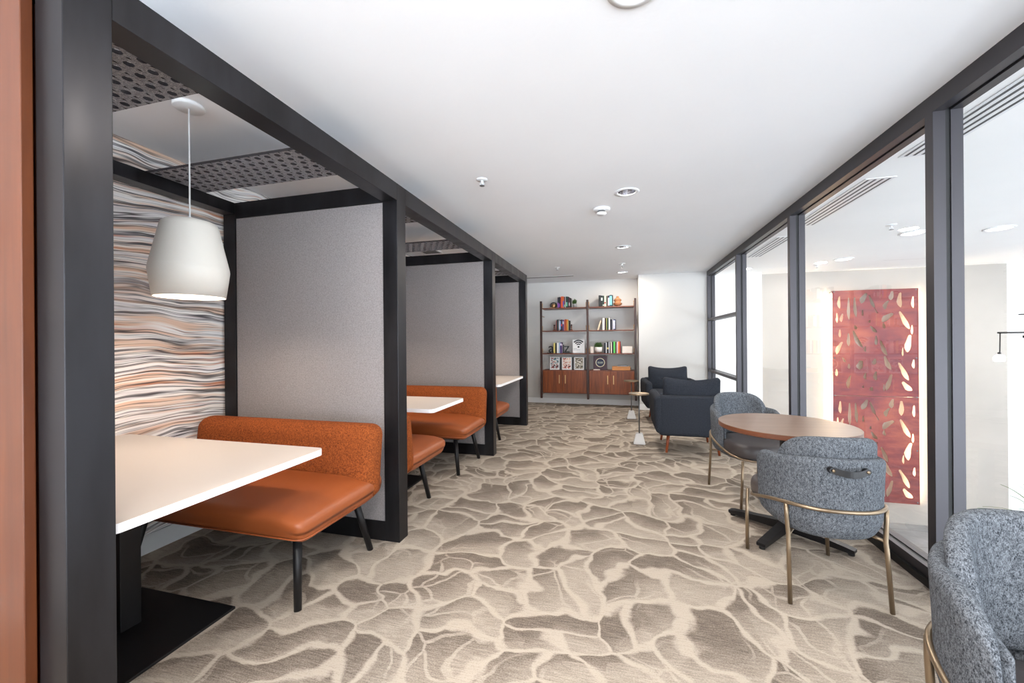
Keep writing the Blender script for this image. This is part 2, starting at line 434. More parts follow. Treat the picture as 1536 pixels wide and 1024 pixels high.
# glazed partition on the right
win = bpy.data.objects.new('window_1', None); COL.objects.link(win); win['kind'] = 'structure'
X0, X1 = XR, XR+.115
XG = XR+.058
def wpart(name, mat, *b):
    return box(name, mat, *b, parent=win)
wpart('header_rail', 'frame_metal', X0, XG-.01, YB, YE, CZ-.085, CZ)
wpart('header_rail', 'frame_metal', XG+.01, X1, YB, YE, CZ-.085, CZ)
wpart('header_gasket', 'gasket', XG-.01, XG+.01, YB, YE, CZ-.075, CZ)
wpart('sill_rail', 'frame_metal', X0+.02, XG-.01, YB, YE, .035, .085)
wpart('sill_rail', 'frame_metal', XG+.01, X1, YB, YE, .0, .085)
wpart('sill_gasket', 'gasket', XG-.01, XG+.01, YB, YE, .0, .08)
wpart('sill_plinth', 'gasket', X0, XG-.01, YB, YE, 0, .035)
MY = [7.36, 5.69, 4.05, 2.405, .76, -.88, -2.5]
for i, y in enumerate(MY):
    a, b = (y-.052, y) if i else (YE-.055, YE-.001)
    wpart('mullion', 'frame_metal', X0, XG-.01, a, b, .085, CZ-.085)
    wpart('mullion', 'frame_metal', XG+.01, X1, a, b, .085, CZ-.085)
    wpart('mullion_gasket', 'gasket', XG-.01, XG+.01, a+.006, b-.006, .08, CZ-.075)
for z in (.71, 1.56):
    wpart('transom', 'frame_metal', X0+.005, XG-.005, 5.69, YE-.055, z-.02, z+.02)
    wpart('transom', 'frame_metal', XG+.005, X1-.005, 5.69, YE-.055, z-.02, z+.02)
for i in range(len(MY)-1):
    g = new(); bx(g, XG-.001, XG+.001, MY[i+1], MY[i]-(.052 if i else .02), .08, CZ-.08)
    # a single thin sheet keeps straight-through view free of refraction
    g.free(); g = new()
    vs = [g.verts.new(c) for c in ((XG, MY[i+1]-.01, .078), (XG, MY[i]-.045, .078), (XG, MY[i]-.045, CZ-.074), (XG, MY[i+1]-.01, CZ-.074))]
    g.faces.new(vs); build('glass_pane', g, 'glass', win)

# lobby beyond the glass, its floor one half-storey lower
LZ, LY, LX = -1.84, 8.05, 10.5
bm = new(); bx(bm, X1+.03, LX, YB-2, LY+.3, LZ-.1, LZ); struct('floor_lobby', bm, 'lobby_tile')
bm = new(); bx(bm, X1+.03, LX, YB-2, LY+.3, CZ, CZ+.02); struct('ceiling_lobby', bm, 'lobby_white')
bm = new(); bx(bm, 2.40, 5.88, LY, LY+.25, LZ, CZ); struct('wall_lobby', bm, 'concrete')
bm = new(); bx(bm, 3.125, 3.40, LY-.03, LY, LZ, CZ); struct('wall_lobby_pier', bm, 'concrete')
bm = new(); bx(bm, X1+.03, 2.40, LY-.25, LY+.25, LZ, CZ); struct('wall_lobby_return', bm, 'lobby_white')
bm = new(); bx(bm, 5.88, LX, LY+.05, LY+.25, LZ, CZ); struct('wall_lobby_right', bm, 'lobby_white')
bm = new(); bx(bm, X0, X1+.03, YB-2, LY, LZ-.1, -.002); struct('wall_below_glazing', bm, 'lobby_white')

bm = new(); bx(bm, LX, LX+.1, YB-2, LY+.25, -1.35, CZ); struct('lobby_light_block', bm, 'lobby_white')  # unseen wall added to block daylight from the right, open at the bottom

# ------------------------------------------------------------------ ceiling fixtures
def spot_light(name, loc, power, size=.1, color=(1, .93, .85), rot=(0, 0, 0), spread=PI):
    l = bpy.data.lights.new(name, 'AREA'); l.shape = 'DISK'; l.size = size; l.energy = power; l.color = color; l.spread = spread
    o = bpy.data.objects.new(name, l); COL.objects.link(o); o.location = loc; o.rotation_euler = rot
    return o
DLn = ['nearest the camera at the top edge', 'beside the smoke detector', 'halfway down the room', 'just in front of the shelf alcove']
for (x, y), w in zip(DL, DLn):
    t = thing('recessed_downlight', 'round recessed ceiling downlight with white ring, '+w, 'light', (x, y, CZ), group='recessed downlights along the room')
    b = new(); lathe(b, [(.076, 0), (.095, -.001), (.095, -.006), (.074, -.008), (.067, -.004), (.067, .0), (.074, .002)], 40, cap=False); build('trim_ring', b, 'white_plastic', t)
    b = new(); lathe(b, [(.068, -.002), (.064, .035), (.057, .07), (.050, .1), (.052, .102), (.061, .07), (.068, .035), (.072, -.001)], 40, cap=False); build('reflector', b, 'chrome', t)
    b = new(); lathe(b, [(.0, .094), (.05, .094), (.05, .1), (0, .1)], 32, cap=False); build('lens', b, 'lens', t)
    b = new(); lathe(b, [(.1, .022), (.1, .13), (0, .13)], 24, cap=False); build('housing', b, 'grey_metal', t)
    spot_light('downlight_lamp', (x, y, CZ-.012), 13, .15, (1, .90, .78) if y > 5 else (1, .93, .85))
def sprinkler(x, y, z, label, s=1.):
    t = thing('fire_sprinkler', label, 'sprinkler', (x, y, z), group='ceiling sprinkler heads')
    b = new(); lathe(b, [(.0, 0), (.034*s, 0), (.034*s, -.004), (.016*s, -.010), (0, -.010)], 28, cap=False); build('escutcheon', b, 'white_plastic', t)
    b = new(); lathe(b, [(.008*s, -.009), (.008*s, -.022), (.004*s, -.03), (.004*s, -.036)], 12)
    tube(b, [(-.010*s, 0, -.018*s), (-.012*s, 0, -.028*s), (-.003*s, 0, -.037*s)], .0018*s, 6); tube(b, [(.010*s, 0, -.018*s), (.012*s, 0, -.028*s), (.003*s, 0, -.037*s)], .0018*s, 6)
    build('frame_arms', b, 'white_plastic', t)
    b = new(); lathe(b, [(0, -.036*s), (.015*s, -.037*s), (.015*s, -.039*s), (0, -.040*s)], 20, cap=False); build('deflector', b, 'grey_metal', t)
sprinkler(-.935, 2.711, CZ, 'small fire sprinkler on the white ceiling beside the nearest booth', 1.2)
sprinkler(-.925, 6.275, CZ, 'tiny far fire sprinkler near the ceiling air slot', 1.1)
sprinkler(.057, 6.242, CZ, 'dark fire sprinkler between the two farthest downlights', 1.5)
sprinkler(2.699, 4.946, CZ, 'fire sprinkler on the lobby ceiling by a flush light behind glass', 1.3)
sprinkler(2.999, 7.269, CZ, 'far fire sprinkler on lobby ceiling above the pale wall', 1.3)
t = thing('smoke_detector', 'white round smoke detector with stepped dome beside open downlight', 'detector', (-.138, 3.603, CZ))
b = new(); lathe(b, [(0, 0), (.075, 0), (.075, -.012), (.066, -.020), (0, -.020)], 36, cap=False); build('base', b, 'white_plastic', t)
b = new(); lathe(b, [(0, -.019), (.034, -.02), (.034, -.036)], 28, cap=False); build('sensor_chamber', b, 'grey_metal', t)
b = new(); lathe(b, [(0, -.036), (.042, -.036), (.044, -.042), (.036, -.054), (0, -.056)], 28, cap=False); build('cap', b, 'white_plastic', t)
# slot diffuser before the alcove
t = thing('slot_diffuser', 'long narrow air slot in the ceiling before the alcove', 'vent', (0, 0, 0))
box('slot_frame', 'white_plastic', -1.72, -.76, 7.10, 7.20, CZ-.004, CZ, t)
box('slot', 'gasket', -1.71, -.77, 7.125, 7.17, CZ-.006, CZ-.003, t)
t = thing('return_grille', 'small grey ceiling grille above the middle booth', 'vent', (-2.31, 4.62, CZ))
box('grille_frame', 'white_plastic', -.12, .12, -.14, .14, -.012, 0, t)
b = new()
for k in range(7): bx(b, -.10, .10, -.115+k*.036, -.10+k*.036, -.016, -.010)
build('louver', b, 'grey_metal', t)
# lobby linear diffusers
def lin_diff(y0, y1, label):
    t = thing('linear_air_diffuser', label, 'vent', (1.835, 0, CZ), group='linear diffusers along the lobby ceiling')
    b = new(); x0, x1 = -.095, .095
    bx(b, x0, x1, y0, y1, -.004, 0); build('diffuser_plate', b, 'white_plastic', t)
    for k in range(4):
        xx = -.066+k*.044
        box('slot', 'sign_dark', xx-.0075, xx+.0075, y0+.02, y1-.02, -.0055, -.003, t)
lin_diff(1.2, 3.12, 'nearest four-slot linear diffuser on the lobby ceiling, upper right')
lin_diff(3.47, 4.72, 'four-slot linear diffuser on lobby ceiling seen in the wide middle pane')
lin_diff(5.15, 6.3, 'farthest four-slot linear diffuser on the lobby ceiling')
for x, y, lb in [(3.9, 5.42, 'flush round lobby ceiling disc seen in the nearest right pane'), (3.13, 5.38, 'flush round lobby ceiling disc beside a sprinkler behind the glass'), (3.16, 6.85, 'farther small flush round lobby ceiling disc above the wall art'), (2.0, 7.3, 'far round lobby light near the end of the glazing')]:
    t = thing('flush_ceiling_light', lb, 'light', (x, y, CZ), group='flush round lobby ceiling lights')
    b = new(); lathe(b, [(0, 0), (.12, 0), (.12, -.008), (.098, -.012), (.096, -.006), (0, -.006)], 36, cap=False); build('bezel', b, 'white_plastic', t)
    b = new(); lathe(b, [(0, -.0065), (.095, -.0065), (.095, -.010), (0, -.010)], 36, cap=False); build('diffuser', b, 'lobby_lens', t)

# ------------------------------------------------------------------ booths
XF = -1.297; XI = XF-.10; XW0 = XL+.03; XW1 = XL+.13
ZB0, ZB1 = 2.085, 2.19
PAN = [(.657, .757), (2.173, 2.272), (4.07, 4.17), (5.65, 5.75)]
bt = thing('office_booth_row', 'long blackened steel booth frame with grey fabric partitions', 'booth', (0, 0, 0))
def bp_(name, mat, *b, r=.002): return box(name, mat, *b, parent=bt, r=r)
for i, (a, b_) in enumerate(PAN):
    bp_('post', 'steel', XI, XF, a, b_, 0, ZB1)
    bp_('wall_post', 'steel', XW0, XW1, a, b_, 0, ZB1)
    bp_('top_rail', 'steel', XW1, XI, a, b_, ZB0, ZB1)
    bp_('bottom_rail', 'steel', XW1, XI, a, b_, 0, .115)
    if i == 0:
        bp_('wood_panel', 'wood_panel', XW1, XI, a+.012, a+.05, .115, ZB0)['label'] = 'reddish wood veneer end panel'
        bp_('fabric_panel', 'panel_fabric', XW1, XI, a+.05, b_-.012, .115, ZB0)
    else:
        bp_('fabric_panel', 'panel_fabric', XW1+.001, XI-.001, a+.008, b_-.008, .116, ZB0-.001, r=.004)
for i in range(3):
    a, b_ = PAN[i][1], PAN[i+1][0]
    bp_('front_beam', 'steel', XI, XF, a, b_, ZB0, ZB1)
    bp_('wall_beam', 'steel', XW0, XW1, a, b_, ZB0+.03, ZB1)
# the wood cladding seen at the near end stands on the outer face of the end panel
bp_('wood_cladding', 'wood_panel', XW0, XI-.003, .632, .655, 0, ZB1)['label'] = 'reddish brown wood veneer end cladding'

def acoustic(y0, y1, label, x0=-2.57, x1=-1.40, dx=.064, dy=.053, r=.0155, th=.014):
    t = new(); n = max(1, int((y1-y0)/dy)); m = int((x1-x0)/dx)-1
    oy = y0; rowh = (y1-y0)/n; seg = 12
    for j in range(n):
        ya, yb = oy+j*rowh, oy+(j+1)*rowh
        off = (dx/2 if j % 2 else 0)+((x1-x0)-(m+.5)*dx)/2
        xs0 = x0+off
        for (xa, xb) in ((x0, xs0), (xs0+m*dx, x1)):
            if xb-xa > 1e-4:
                for z in (0, th): t.faces.new([t.verts.new((xa, ya, z)), t.verts.new((xb, ya, z)), t.verts.new((xb, yb, z)), t.verts.new((xa, yb, z))])
        for i in range(m):
            xa, xb = xs0+i*dx, xs0+(i+1)*dx; cx, cy = (xa+xb)/2, (ya+yb)/2
            outer = []; inner = []
            for k in range(seg):
                an = 2*PI*k/seg+PI/4; c, s = math.cos(an), math.sin(an)
                q = max(abs(c)/((xb-xa)/2), abs(s)/(rowh/2)); outer.append((cx+c/q, cy+s/q)); inner.append((cx+r*c, cy+r*s))
            lo = [[t.verts.new((*p, z)) for p in outer] for z in (0, th)]; li = [[t.verts.new((*p, z)) for p in inner] for z in (0, th)]
            for k in range(seg):
                k2 = (k+1) % seg
                t.faces.new((lo[0][k], lo[0][k2], li[0][k2], li[0][k])); t.faces.new((lo[1][k2], lo[1][k], li[1][k], li[1][k2]))
                f = t.faces.new((li[0][k], li[0][k2], li[1][k2], li[1][k])); f.material_index = 1
    # outer rim
    for c in (((x0, y0), (x1, y0)), ((x1, y0), (x1, y1)), ((x1, y1), (x0, y1)), ((x0, y1), (x0, y0))):
        f = t.faces.new([t.verts.new((*c[0], 0)), t.verts.new((*c[1], 0)), t.verts.new((*c[1], th)), t.verts.new((*c[0], th))]); f.material_index = 1
    o = build('acoustic_panel', t, ['felt', 'felt_plain']); o.location = (0, 0, ZB1+.001)
    return tag(o, label, 'acoustic panel', 'perforated acoustic panels over the booths')
acoustic(.865, 1.187, 'perforated grey felt acoustic panel nearest the camera over first booth', x0=-2.60)
acoustic(1.66, 1.978, 'perforated grey felt acoustic panel behind the large white pendant cord', x0=-2.60)
acoustic(2.61, 2.93, 'perforated acoustic panel just behind the first partition', x0=-2.60)
acoustic(3.55, 3.885, 'perforated acoustic panel before the second partition', x0=-2.60)
acoustic(5.33, 5.63, 'farthest perforated acoustic panel, over the third booth', x0=-2.60)

# pendants
def make_pendant():
    t = thing('pendant_lamp', 'large white tapered pendant lamp hanging over nearest booth table', 'lamp', (-2.01, 1.477, 0), group='white pendant lamps in the booths')
    b = new(); out = [(.0, 1.818), (.07, 1.817), (.097, 1.812), (.110, 1.802), (.116, 1.785), (.1575, 1.59), (.159, 1.575), (.1575, 1.56), (.1425, 1.446)]
    inn = [(.1385, 1.447), (.1535, 1.561), (.155, 1.575), (.112, 1.782), (.094, 1.806), (0, 1.812)]
    lathe(b, out+inn, 64, cap=False); build('lamp_shade', b, 'shade_white', t)
    b = new(); lathe(b, [(0, 1.812), (.022, 1.812), (.022, 1.70), (0, 1.70)], 20, cap=False); build('socket', b, 'white_plastic', t)
    b = new(); lathe(b, [(0, 1.70), (.03, 1.685), (.048, 1.64), (.038, 1.605), (0, 1.59)], 24, cap=False); build('bulb', b, 'bulb', t)
    b = new(); tube(b, [(0, 0, 1.82), (0, 0, 2.365)], .0035, 8); lathe(b, [(0, 1.84), (.008, 1.838), (.011, 1.82), (0, 1.819)], 12, cap=False); build('cord', b, 'white_plastic', t)
    b = new(); lathe(b, [(0, 2.362), (.060, 2.362), (.065, 2.367), (.065, 2.38), (0, 2.38)], 48, cap=False); build('canopy', b, 'white_plastic', t)
    return t
pd = make_pendant()
dup(pd, (-2.05, 3.17, 0), 0, 'white pendant lamp of the middle booth, mostly behind the post')
dup(pd, (-2.05, 4.95, 0), 0, 'white pendant lamp of the farthest booth, hidden behind partition')
for (x, y) in ((-2.01, 1.477), (-2.03, 3.17), (-2.05, 4.95)):
    l = bpy.data.lights.new('pendant_bulb_light', 'POINT'); l.energy = 17; l.color = (1, .82, .66); l.shadow_soft_size = .05
    o = bpy.data.objects.new('pendant_bulb_light', l); COL.objects.link(o); o.location = (x, y, 1.53)

# benches (local: x along the length, back towards +y, origin on the floor under the back)
def make_bench():
    t = thing('booth_bench', 'cognac leather bench with tweed back in the nearest booth', 'bench', (-1.965, 2.155, 0), group='cognac leather benches in the booths')
    W = 1.31
    def tp(q):
        # side and front lean in towards the floor, back corner drops behind the back cushion
        k = (.05-q.z)
        q.x *= 1-.02*max(0, k)/.1; q.y += .03*max(0, k)/.1 if q.y < 0 else 0
        q.x *= 1-.05*sm(q.y, .15, .38); q.z -= .02*sm(abs(q.x), .5, .66) if q.z > 0 else 0
        return q
    b = rounded((W, .68, .135), .045, (22, 12, 3), .018, tp, (0, -.41, .405)); build('seat', b, 'orange_leather', t)
    b = new()
    xs = W/2-.004; yf = -.72
    pts = [(-xs+.04, yf-.007, .366), (xs-.05, yf-.007, .366), (xs-.021, yf+.006, .366), (xs-.0085, yf+.04, .366), (xs-.0085, -.36, .366)]
    tube(b, pts, .0035, 8); build('piping', b, 'orange_leather', bt and t.children[0])
    def lean(q): q.y += (q.z)*.12; return q
    b = rounded((W-.012, .15, .415), .068, (22, 2, 8), 0, lean, (0, -.17, .547), 6); build('backrest', b, 'orange_tweed', t)
    for sx in (-1, 1):
        b = new(); tube(b, [(sx*(W/2-.17), -.585, .345), (sx*(W/2-.115), -.645, 0)], .018, 16, rr=[.021, .0165]); build('leg', b, 'black_metal', t)
        b = new(); tube(b, [(sx*(W/2-.17), -.17, .345), (sx*(W/2-.115), -.092, 0)], .018, 16, rr=[.021, .0165]); build('leg', b, 'black_metal', t)
    b = bevbox(-W/2+.10, W/2-.10, -.66, -.14, .325, .345, .004); build('seat_frame', b, 'black_metal', t)
    return t
bench = make_bench()
dup(bench, (-1.985, 2.215, 0), PI, 'leather bench in the middle booth backing onto the first partition', 'cognac leather benches in the booths')
dup(bench, (-1.965, 4.05, 0), 0, 'leather bench in the middle booth against the second partition', 'cognac leather benches in the booths')
dup(bench, (-1.975, 4.113, 0), PI, 'farthest leather bench, its end peeking past the second partition', 'cognac leather benches in the booths')

# booth tables
def booth_table(cx, cy, sx, sy, label):
    t = thing('booth_table', label, 'table', (cx, cy, 0), group='white booth tables on black pedestals')
    hx, hy, r = sx/2, sy/2, .035
    pts = []
    for (qx, qy, a0) in ((hx-r, hy-r, 0), (-hx+r, hy-r, 90), (-hx+r, -hy+r, 180), (hx-r, -hy+r, 270)):
        for k in range(7): a = math.radians(a0+15*k); pts.append((qx+r*math.cos(a), qy+r*math.sin(a)))
    b = new(); prism(b, pts, .692, .72, 'z')
    for f in b.faces:
        if abs(f.normal.z) < .5: f.material_index = 1
    b.normal_update()
    for f in b.faces: f.material_index = 0 if f.normal.z > .5 else 1
    build('table_top', b, ['laminate', 'laminate_edge'], t)
    build('pedestal_column', bevbox(-.12, -.01, .0, .078, .012, .68, .003), 'black_metal', t)
    build('top_bracket', bevbox(-.12, -.011, .0, .078, .672, .692, .002), 'black_metal', t)
    build('base_plate', bevbox(-.295, .295, -.26, .26, 0, .012, .002), 'black_metal', t)
booth_table(-2.01, 1.19, 1.31, .84, 'white topped booth table nearest the camera on black base plate')
booth_table(-1.99, 3.03, 1.31, .62, 'white topped table between two benches in the middle booth')
booth_table(-1.99, 5.04, 1.31, 1.18, 'white topped table against the end partition of the farthest booth')

# ------------------------------------------------------------------ tub chairs (local: faces +y)
def path(hw, yb, yf, n=56, ye=2.4):
    """U outline: straight arms to y=0 then a superellipse back of depth -yb"""
    P = []; na = 8
    for i in range(na): P.append((-hw, yf*(1-i/na)))
    for i in range(n+1):
        a = PI*i/n; c, s = -math.cos(a), math.sin(a); e = 2/ye
        P.append((math.copysign(abs(c)**e, c)*hw, -(abs(s)**e)*(-yb)))
    for i in range(1, na+1): P.append((hw, yf*i/na))
    # resample evenly
    L = [0]
    for a, b in zip(P, P[1:]): L.append(L[-1]+math.dist(a, b))
    N = 64; out = []; j = 0
    for i in range(N+1):
        s = L[-1]*i/N
        while j < len(L)-2 and L[j+1] < s: j += 1
        f = (s-L[j])/max(1e-9, L[j+1]-L[j]); out.append((P[j][0]+(P[j+1][0]-P[j][0])*f, P[j][1]+(P[j+1][1]-P[j][1])*f))
    return out
def slab(P, top, bot, thick, tap=lambda z: 0., nz=10):
    """upholstered wall following outline P; top/bot are functions of s in [-1,1]"""
    bm = new(); n = len(P); rings = []
    for i, p in enumerate(P):
        s = 2*i/(n-1)-1; a, b = P[max(0, i-1)], P[min(n-1, i+1)]
        dx, dy = b[0]-a[0], b[1]-a[1]; l = math.hypot(dx, dy); nx, ny = dy/l, -dx/l   # outward (path runs left -> back -> right)
        z0, z1 = bot(s), top(s); e = 1.
        d = min(i, n-1-i)
        if d < 5: e = math.sin(PI/2*(d+.35)/5.35)
        th = thick*e; R = th/2; ring = []
        H = max(.001, z1-z0-2*R)
        prof = []
        for k in range(nz+1): prof.append((R, z0+R+H*k/nz))
        for k in range(1, 6): an = PI*k/6; prof.append((R*math.cos(an), z1-R+R*math.sin(an)))
        for k in range(nz+1): prof.append((-R, z1-R-H*k/nz))
        for k in range(1, 6): an = PI*k/6; prof.append((-R*math.cos(an), z0+R-R*math.sin(an)))
        for o, z in prof:
            o2 = o-tap(z)
            ring.append(bm.verts.new((p[0]+nx*o2, p[1]+ny*o2, z)))
        rings.append(ring)
    for A, B in zip(rings, rings[1:]):
        m = len(A)
        for k in range(m):
            f = bm.faces.new((A[k], A[(k+1) % m], B[(k+1) % m], B[k])); f.smooth = True
    bm.faces.new(rings[0][::-1]); bm.faces.new(rings[-1])
    return bm
def make_tub_chair():
    t = thing('tub_chair', 'blue-grey tweed tub chair seen from behind, strap handle on back', 'chair', (.943, 2.376, 0), math.radians(4), 'blue-grey tub chairs by the glazing')
    Pp = path(.226, -.285, .04)
    def top(s):
        a = abs(s); z = .69-.025*sm(a, .2, .7)
        t_ = max(0, (a-.72)/.28); return z-.15*(1-math.sqrt(max(0, 1-t_*t_)))
    def bot(s): a = abs(s); return .315+.03*sm(a, .5, .95)
    tap = lambda z: .045*max(0, (.42-z)/.11)**2 - .008*sm(z, .45, .69)
    build('shell', slab(Pp, top, bot, .042, tap), 'blue_tweed', t)
    Pi = path(.196, -.253, .02)
    def top2(s): a = abs(s); return .60-.03*sm(a, .6, 1)+.178*max(0, 1-(a/.66)**3.6)**.5
    build('back_cushion', slab(Pi, top2, lambda s: .43, .046, lambda z: -.010*sm(z, .5, .75)), 'blue_tweed', t)
    # shell underside pan
    b = new(); out = []
    for (k, sc_) in ((.352, .985), (.33, .97), (.315, .9), (.312, .7)): out.append((k, sc_))
    rings = []
    N = 48
    for z, s_ in out:
        ring = []
        for i in range(N):
            a = 2*PI*i/N; c, s = math.cos(a), math.sin(a); e = 2/2.6
            ring.append(b.verts.new((math.copysign(abs(c)**e, c)*.195*s_, math.copysign(abs(s)**e, s)*.24*s_-.03, z)))
        rings.append(ring)
    for A, B in zip(rings, rings[1:]):
        for k in range(N): f = b.faces.new((A[k], A[(k+1) % N], B[(k+1) % N], B[k])); f.smooth = True
    b.faces.new(rings[-1]); b.faces.new(rings[0]); build('seat_pan', b, 'blue_tweed', t)
    # leather seat pad
    b = new(); rings = []
    for z, s_ in ((.352, .90), (.356, .955), (.372, .99), (.40, 1.0), (.425, .99), (.443, .955), (.452, .88), (.457, .6), (.459, .3)):
        ring = []
        for i in range(N):
            a = 2*PI*i/N; c, s = math.cos(a), math.sin(a); e = 2/3.6
            ring.append(b.verts.new((math.copysign(abs(c)**e, c)*.224*s_, math.copysign(abs(s)**e, s)*(.242 if s > 0 else .235)*s_+.035, z)))
        rings.append(ring)
    for A, B in zip(rings, rings[1:]):
        for k in range(N): f = b.faces.new((A[k], A[(k+1) % N], B[(k+1) % N], B[k])); f.smooth = True
    f = b.faces.new(rings[-1]); f.smooth = True; b.faces.new(rings[0][::-1]); build('seat', b, 'grey_leather', t)
    # tube rail around shell and seat, rising to the back
    pts = []
    for i in range(72):
        a = 2*PI*i/72; c, s = math.cos(a), math.sin(a); e = 2/2.45
        y = math.copysign(abs(s)**e, s)*.300-.010
        pts.append((math.copysign(abs(c)**e, c)*(.248-.012*max(0, y)/.29), y, .345+.115*sm(-y, -.28, .27)))
    b = new(); tube(b, pts, .0085, 12, closed=True); build('rail', b, 'bronze_tube', t)
    for sx in (-1, 1):
        b = new(); tube(b, [(sx*.20, .262, .350), (sx*.205, .262, .20), (sx*.208, .250, 0)], .0095, 12); build('leg', b, 'bronze_tube', t)
        b = new(); tube(b, [(sx*.204, -.214, .450), (sx*.203, -.216, .40), (sx*.199, -.218, .335), (sx*.197, -.219, .305), (sx*.199, -.224, .26), (sx*.204, -.247, 0)], .0095, 12); build('leg', b, 'bronze_tube', t)
        b = new(); tube(b, [(sx*.200, -.222, .305), (sx*.15, -.16, .315)], .007, 10); build('bracket', b, 'bronze_tube', t)
    # leather strap handle
    b = new(); yy = -.335; n = 12; h = .014
    A = []
    for i in range(n+1):
        u = i/n; x = -.066+.132*u; sag = math.sin(PI*u)
        A.append((x, -.327-.022*sag, .645-.010*sag))
    for (p, q) in zip(A, A[1:]):
        v = [b.verts.new((p[0], p[1], p[2]-h)), b.verts.new((q[0], q[1], q[2]-h)), b.verts.new((q[0], q[1], q[2]+h)), b.verts.new((p[0], p[1], p[2]+h)),
             b.verts.new((p[0], p[1]+.004, p[2]-h)), b.verts.new((q[0], q[1]+.004, q[2]-h)), b.verts.new((q[0], q[1]+.004, q[2]+h)), b.verts.new((p[0], p[1]+.004, p[2]+h))]
        for f in ((0,1,2,3),(7,6,5,4),(0,4,5,1),(3,2,6,7)): b.faces.new([v[i] for i in f])
    for x in (-.066, .066):
        g = [b.verts.new((x+h*math.cos(2*PI*k/16), -.327, .645+h*math.sin(2*PI*k/16))) for k in range(16)]
        g2 = [b.verts.new((x+h*math.cos(2*PI*k/16), -.300, .645+h*math.sin(2*PI*k/16))) for k in range(16)]
        b.faces.new(g); b.faces.new(g2)
        for k in range(16): b.faces.new((g[k], g[(k+1) % 16], g2[(k+1) % 16], g2[k]))
    st = build('handle', b, 'strap', t)
    for x in (-.066, .066):
        b = new(); lathe(b, [(0, 0), (.0065, 0), (.0065, .004), (0, .005)], 16, cap=False); xf(b, Matrix.Translation((x, -.328, .645)) @ Matrix.Rotation(PI/2, 4, 'X')); build('stud', b, 'bronze_tube', st)
    return t
tc = make_tub_chair()
dup(tc, (.985, 3.50, 0), PI+math.radians(14), 'blue-grey tweed tub chair on the far side of the round table', 'blue-grey tub chairs by the glazing')
dup(tc, (.965, 1.055, 0), PI-math.radians(2), 'large blue-grey tub chair cut by the bottom right corner', 'blue-grey tub chairs by the glazing')

# round table
t = thing('round_table', 'round walnut cafe table on black cross base between two tub chairs', 'table', (1.01, 2.88, 0), math.radians(5))
RT, ZT = .374, .688
b = new(); lathe(b, [(0, ZT), (RT-.002, ZT), (RT, ZT-.002), (RT, ZT-.028), (RT-.012, ZT-.034), (0, ZT-.034)], 96, cap=False)
b.normal_update()
for f in b.faces:
    r = max(math.hypot(v.co.x, v.co.y) for v in f.verts); zz = sum(v.co.z for v in f.verts)/len(f.verts)
    f.material_index = 0 if zz > ZT-.0015 else 1; f.smooth = False
build('table_top', b, ['walnut_top', 'walnut_edge'], t)
b = new(); lathe(b, [(0, ZT-.034), (.12, ZT-.034), (.12, ZT-.042), (.03, ZT-.046), (.03, .05), (0, .05)], 32, cap=False); build('pedestal_column', b, 'black_metal', t)
for k in range(4):
    a = PI/4+k*PI/2; b = new()
    prof = [(0, .022), (.335, .014), (.345, .020), (.345, .036), (.30, .044), (.03, .075), (0, .075)]
    prism(b, prof, -.024, .024, 'y'); xf(b, Matrix.Rotation(a, 4, 'Z')); lg = build('foot', b, 'black_metal', t)
    b = new(); lathe(b, [(0, 0), (.016, 0), (.016, .012), (.006, .016), (0, .016)], 16, c=(.325*math.cos(a), .325*math.sin(a), 0), cap=False); build('glide', b, 'gasket', lg)

# ------------------------------------------------------------------ navy armchairs (local: faces +y, origin centre)
def make_armchair():
    t = thing('navy_armchair', 'navy wool armchair seen from behind, walnut side table beside it', 'armchair', (.755, 4.92, 0), 0, 'navy armchairs by the glazing')
    build('back', rounded((.70, .14, .43), .045, (10, 3, 6), 0, None, (0, -.33, .415)), 'navy', t)
    for sx in (-1, 1):
        def tp(q, sx=sx):
            k = max(0, -(q.z+.05))/.17; q.y += -.10*k*(1 if q.y > .1 else 0)
            q.x += -sx*.018*max(0, -q.z)/.2; return q
        build('arm', rounded((.095, .76, .40), .042, (3, 14, 6), 0, tp, (sx*.345, -.02, .42)), 'navy', t)
    build('seat_cushion', rounded((.60, .62, .17), .05, (10, 10, 3), .015, None, (0, .03, .375)), 'navy', t)
    def pil(q):
        u, w = q.x/.285, q.z/.17
        k = .45+.55*(1-abs(u)**3)*(1-abs(w)**3); q.y *= k
        if q.z > 0: q.z -= .040*(1-min(1, abs(u))**2)
        return q
    b = rounded((.57, .17, .40), .04, (16, 4, 12), 0, pil); xf(b, Matrix.Translation((0, -.215, .625)) @ Matrix.Rotation(math.radians(7), 4, 'X')); build('back_cushion', b, 'navy', t)
    build('base', bevbox(-.29, .29, -.32, .30, .205, .30, .01), 'navy', t)
    for sx, sy in ((-1, -1), (1, -1), (-1, 1), (1, 1)):
        b = new(); tube(b, [(sx*.235, sy*.255, .21), (sx*.262, sy*.29, 0)], .015, 12, rr=[.019, .012]); bx(b, sx*.235-.03, sx*.235+.03, sy*.255-.03, sy*.255+.03, .198, .208); build('leg', b, 'cognac_wood', t)
    return t
ac = make_armchair()
dup(ac, (.745, 6.45, 0), PI+math.radians(3), 'navy wool armchair facing the camera near the white wall', 'navy armchairs by the glazing')

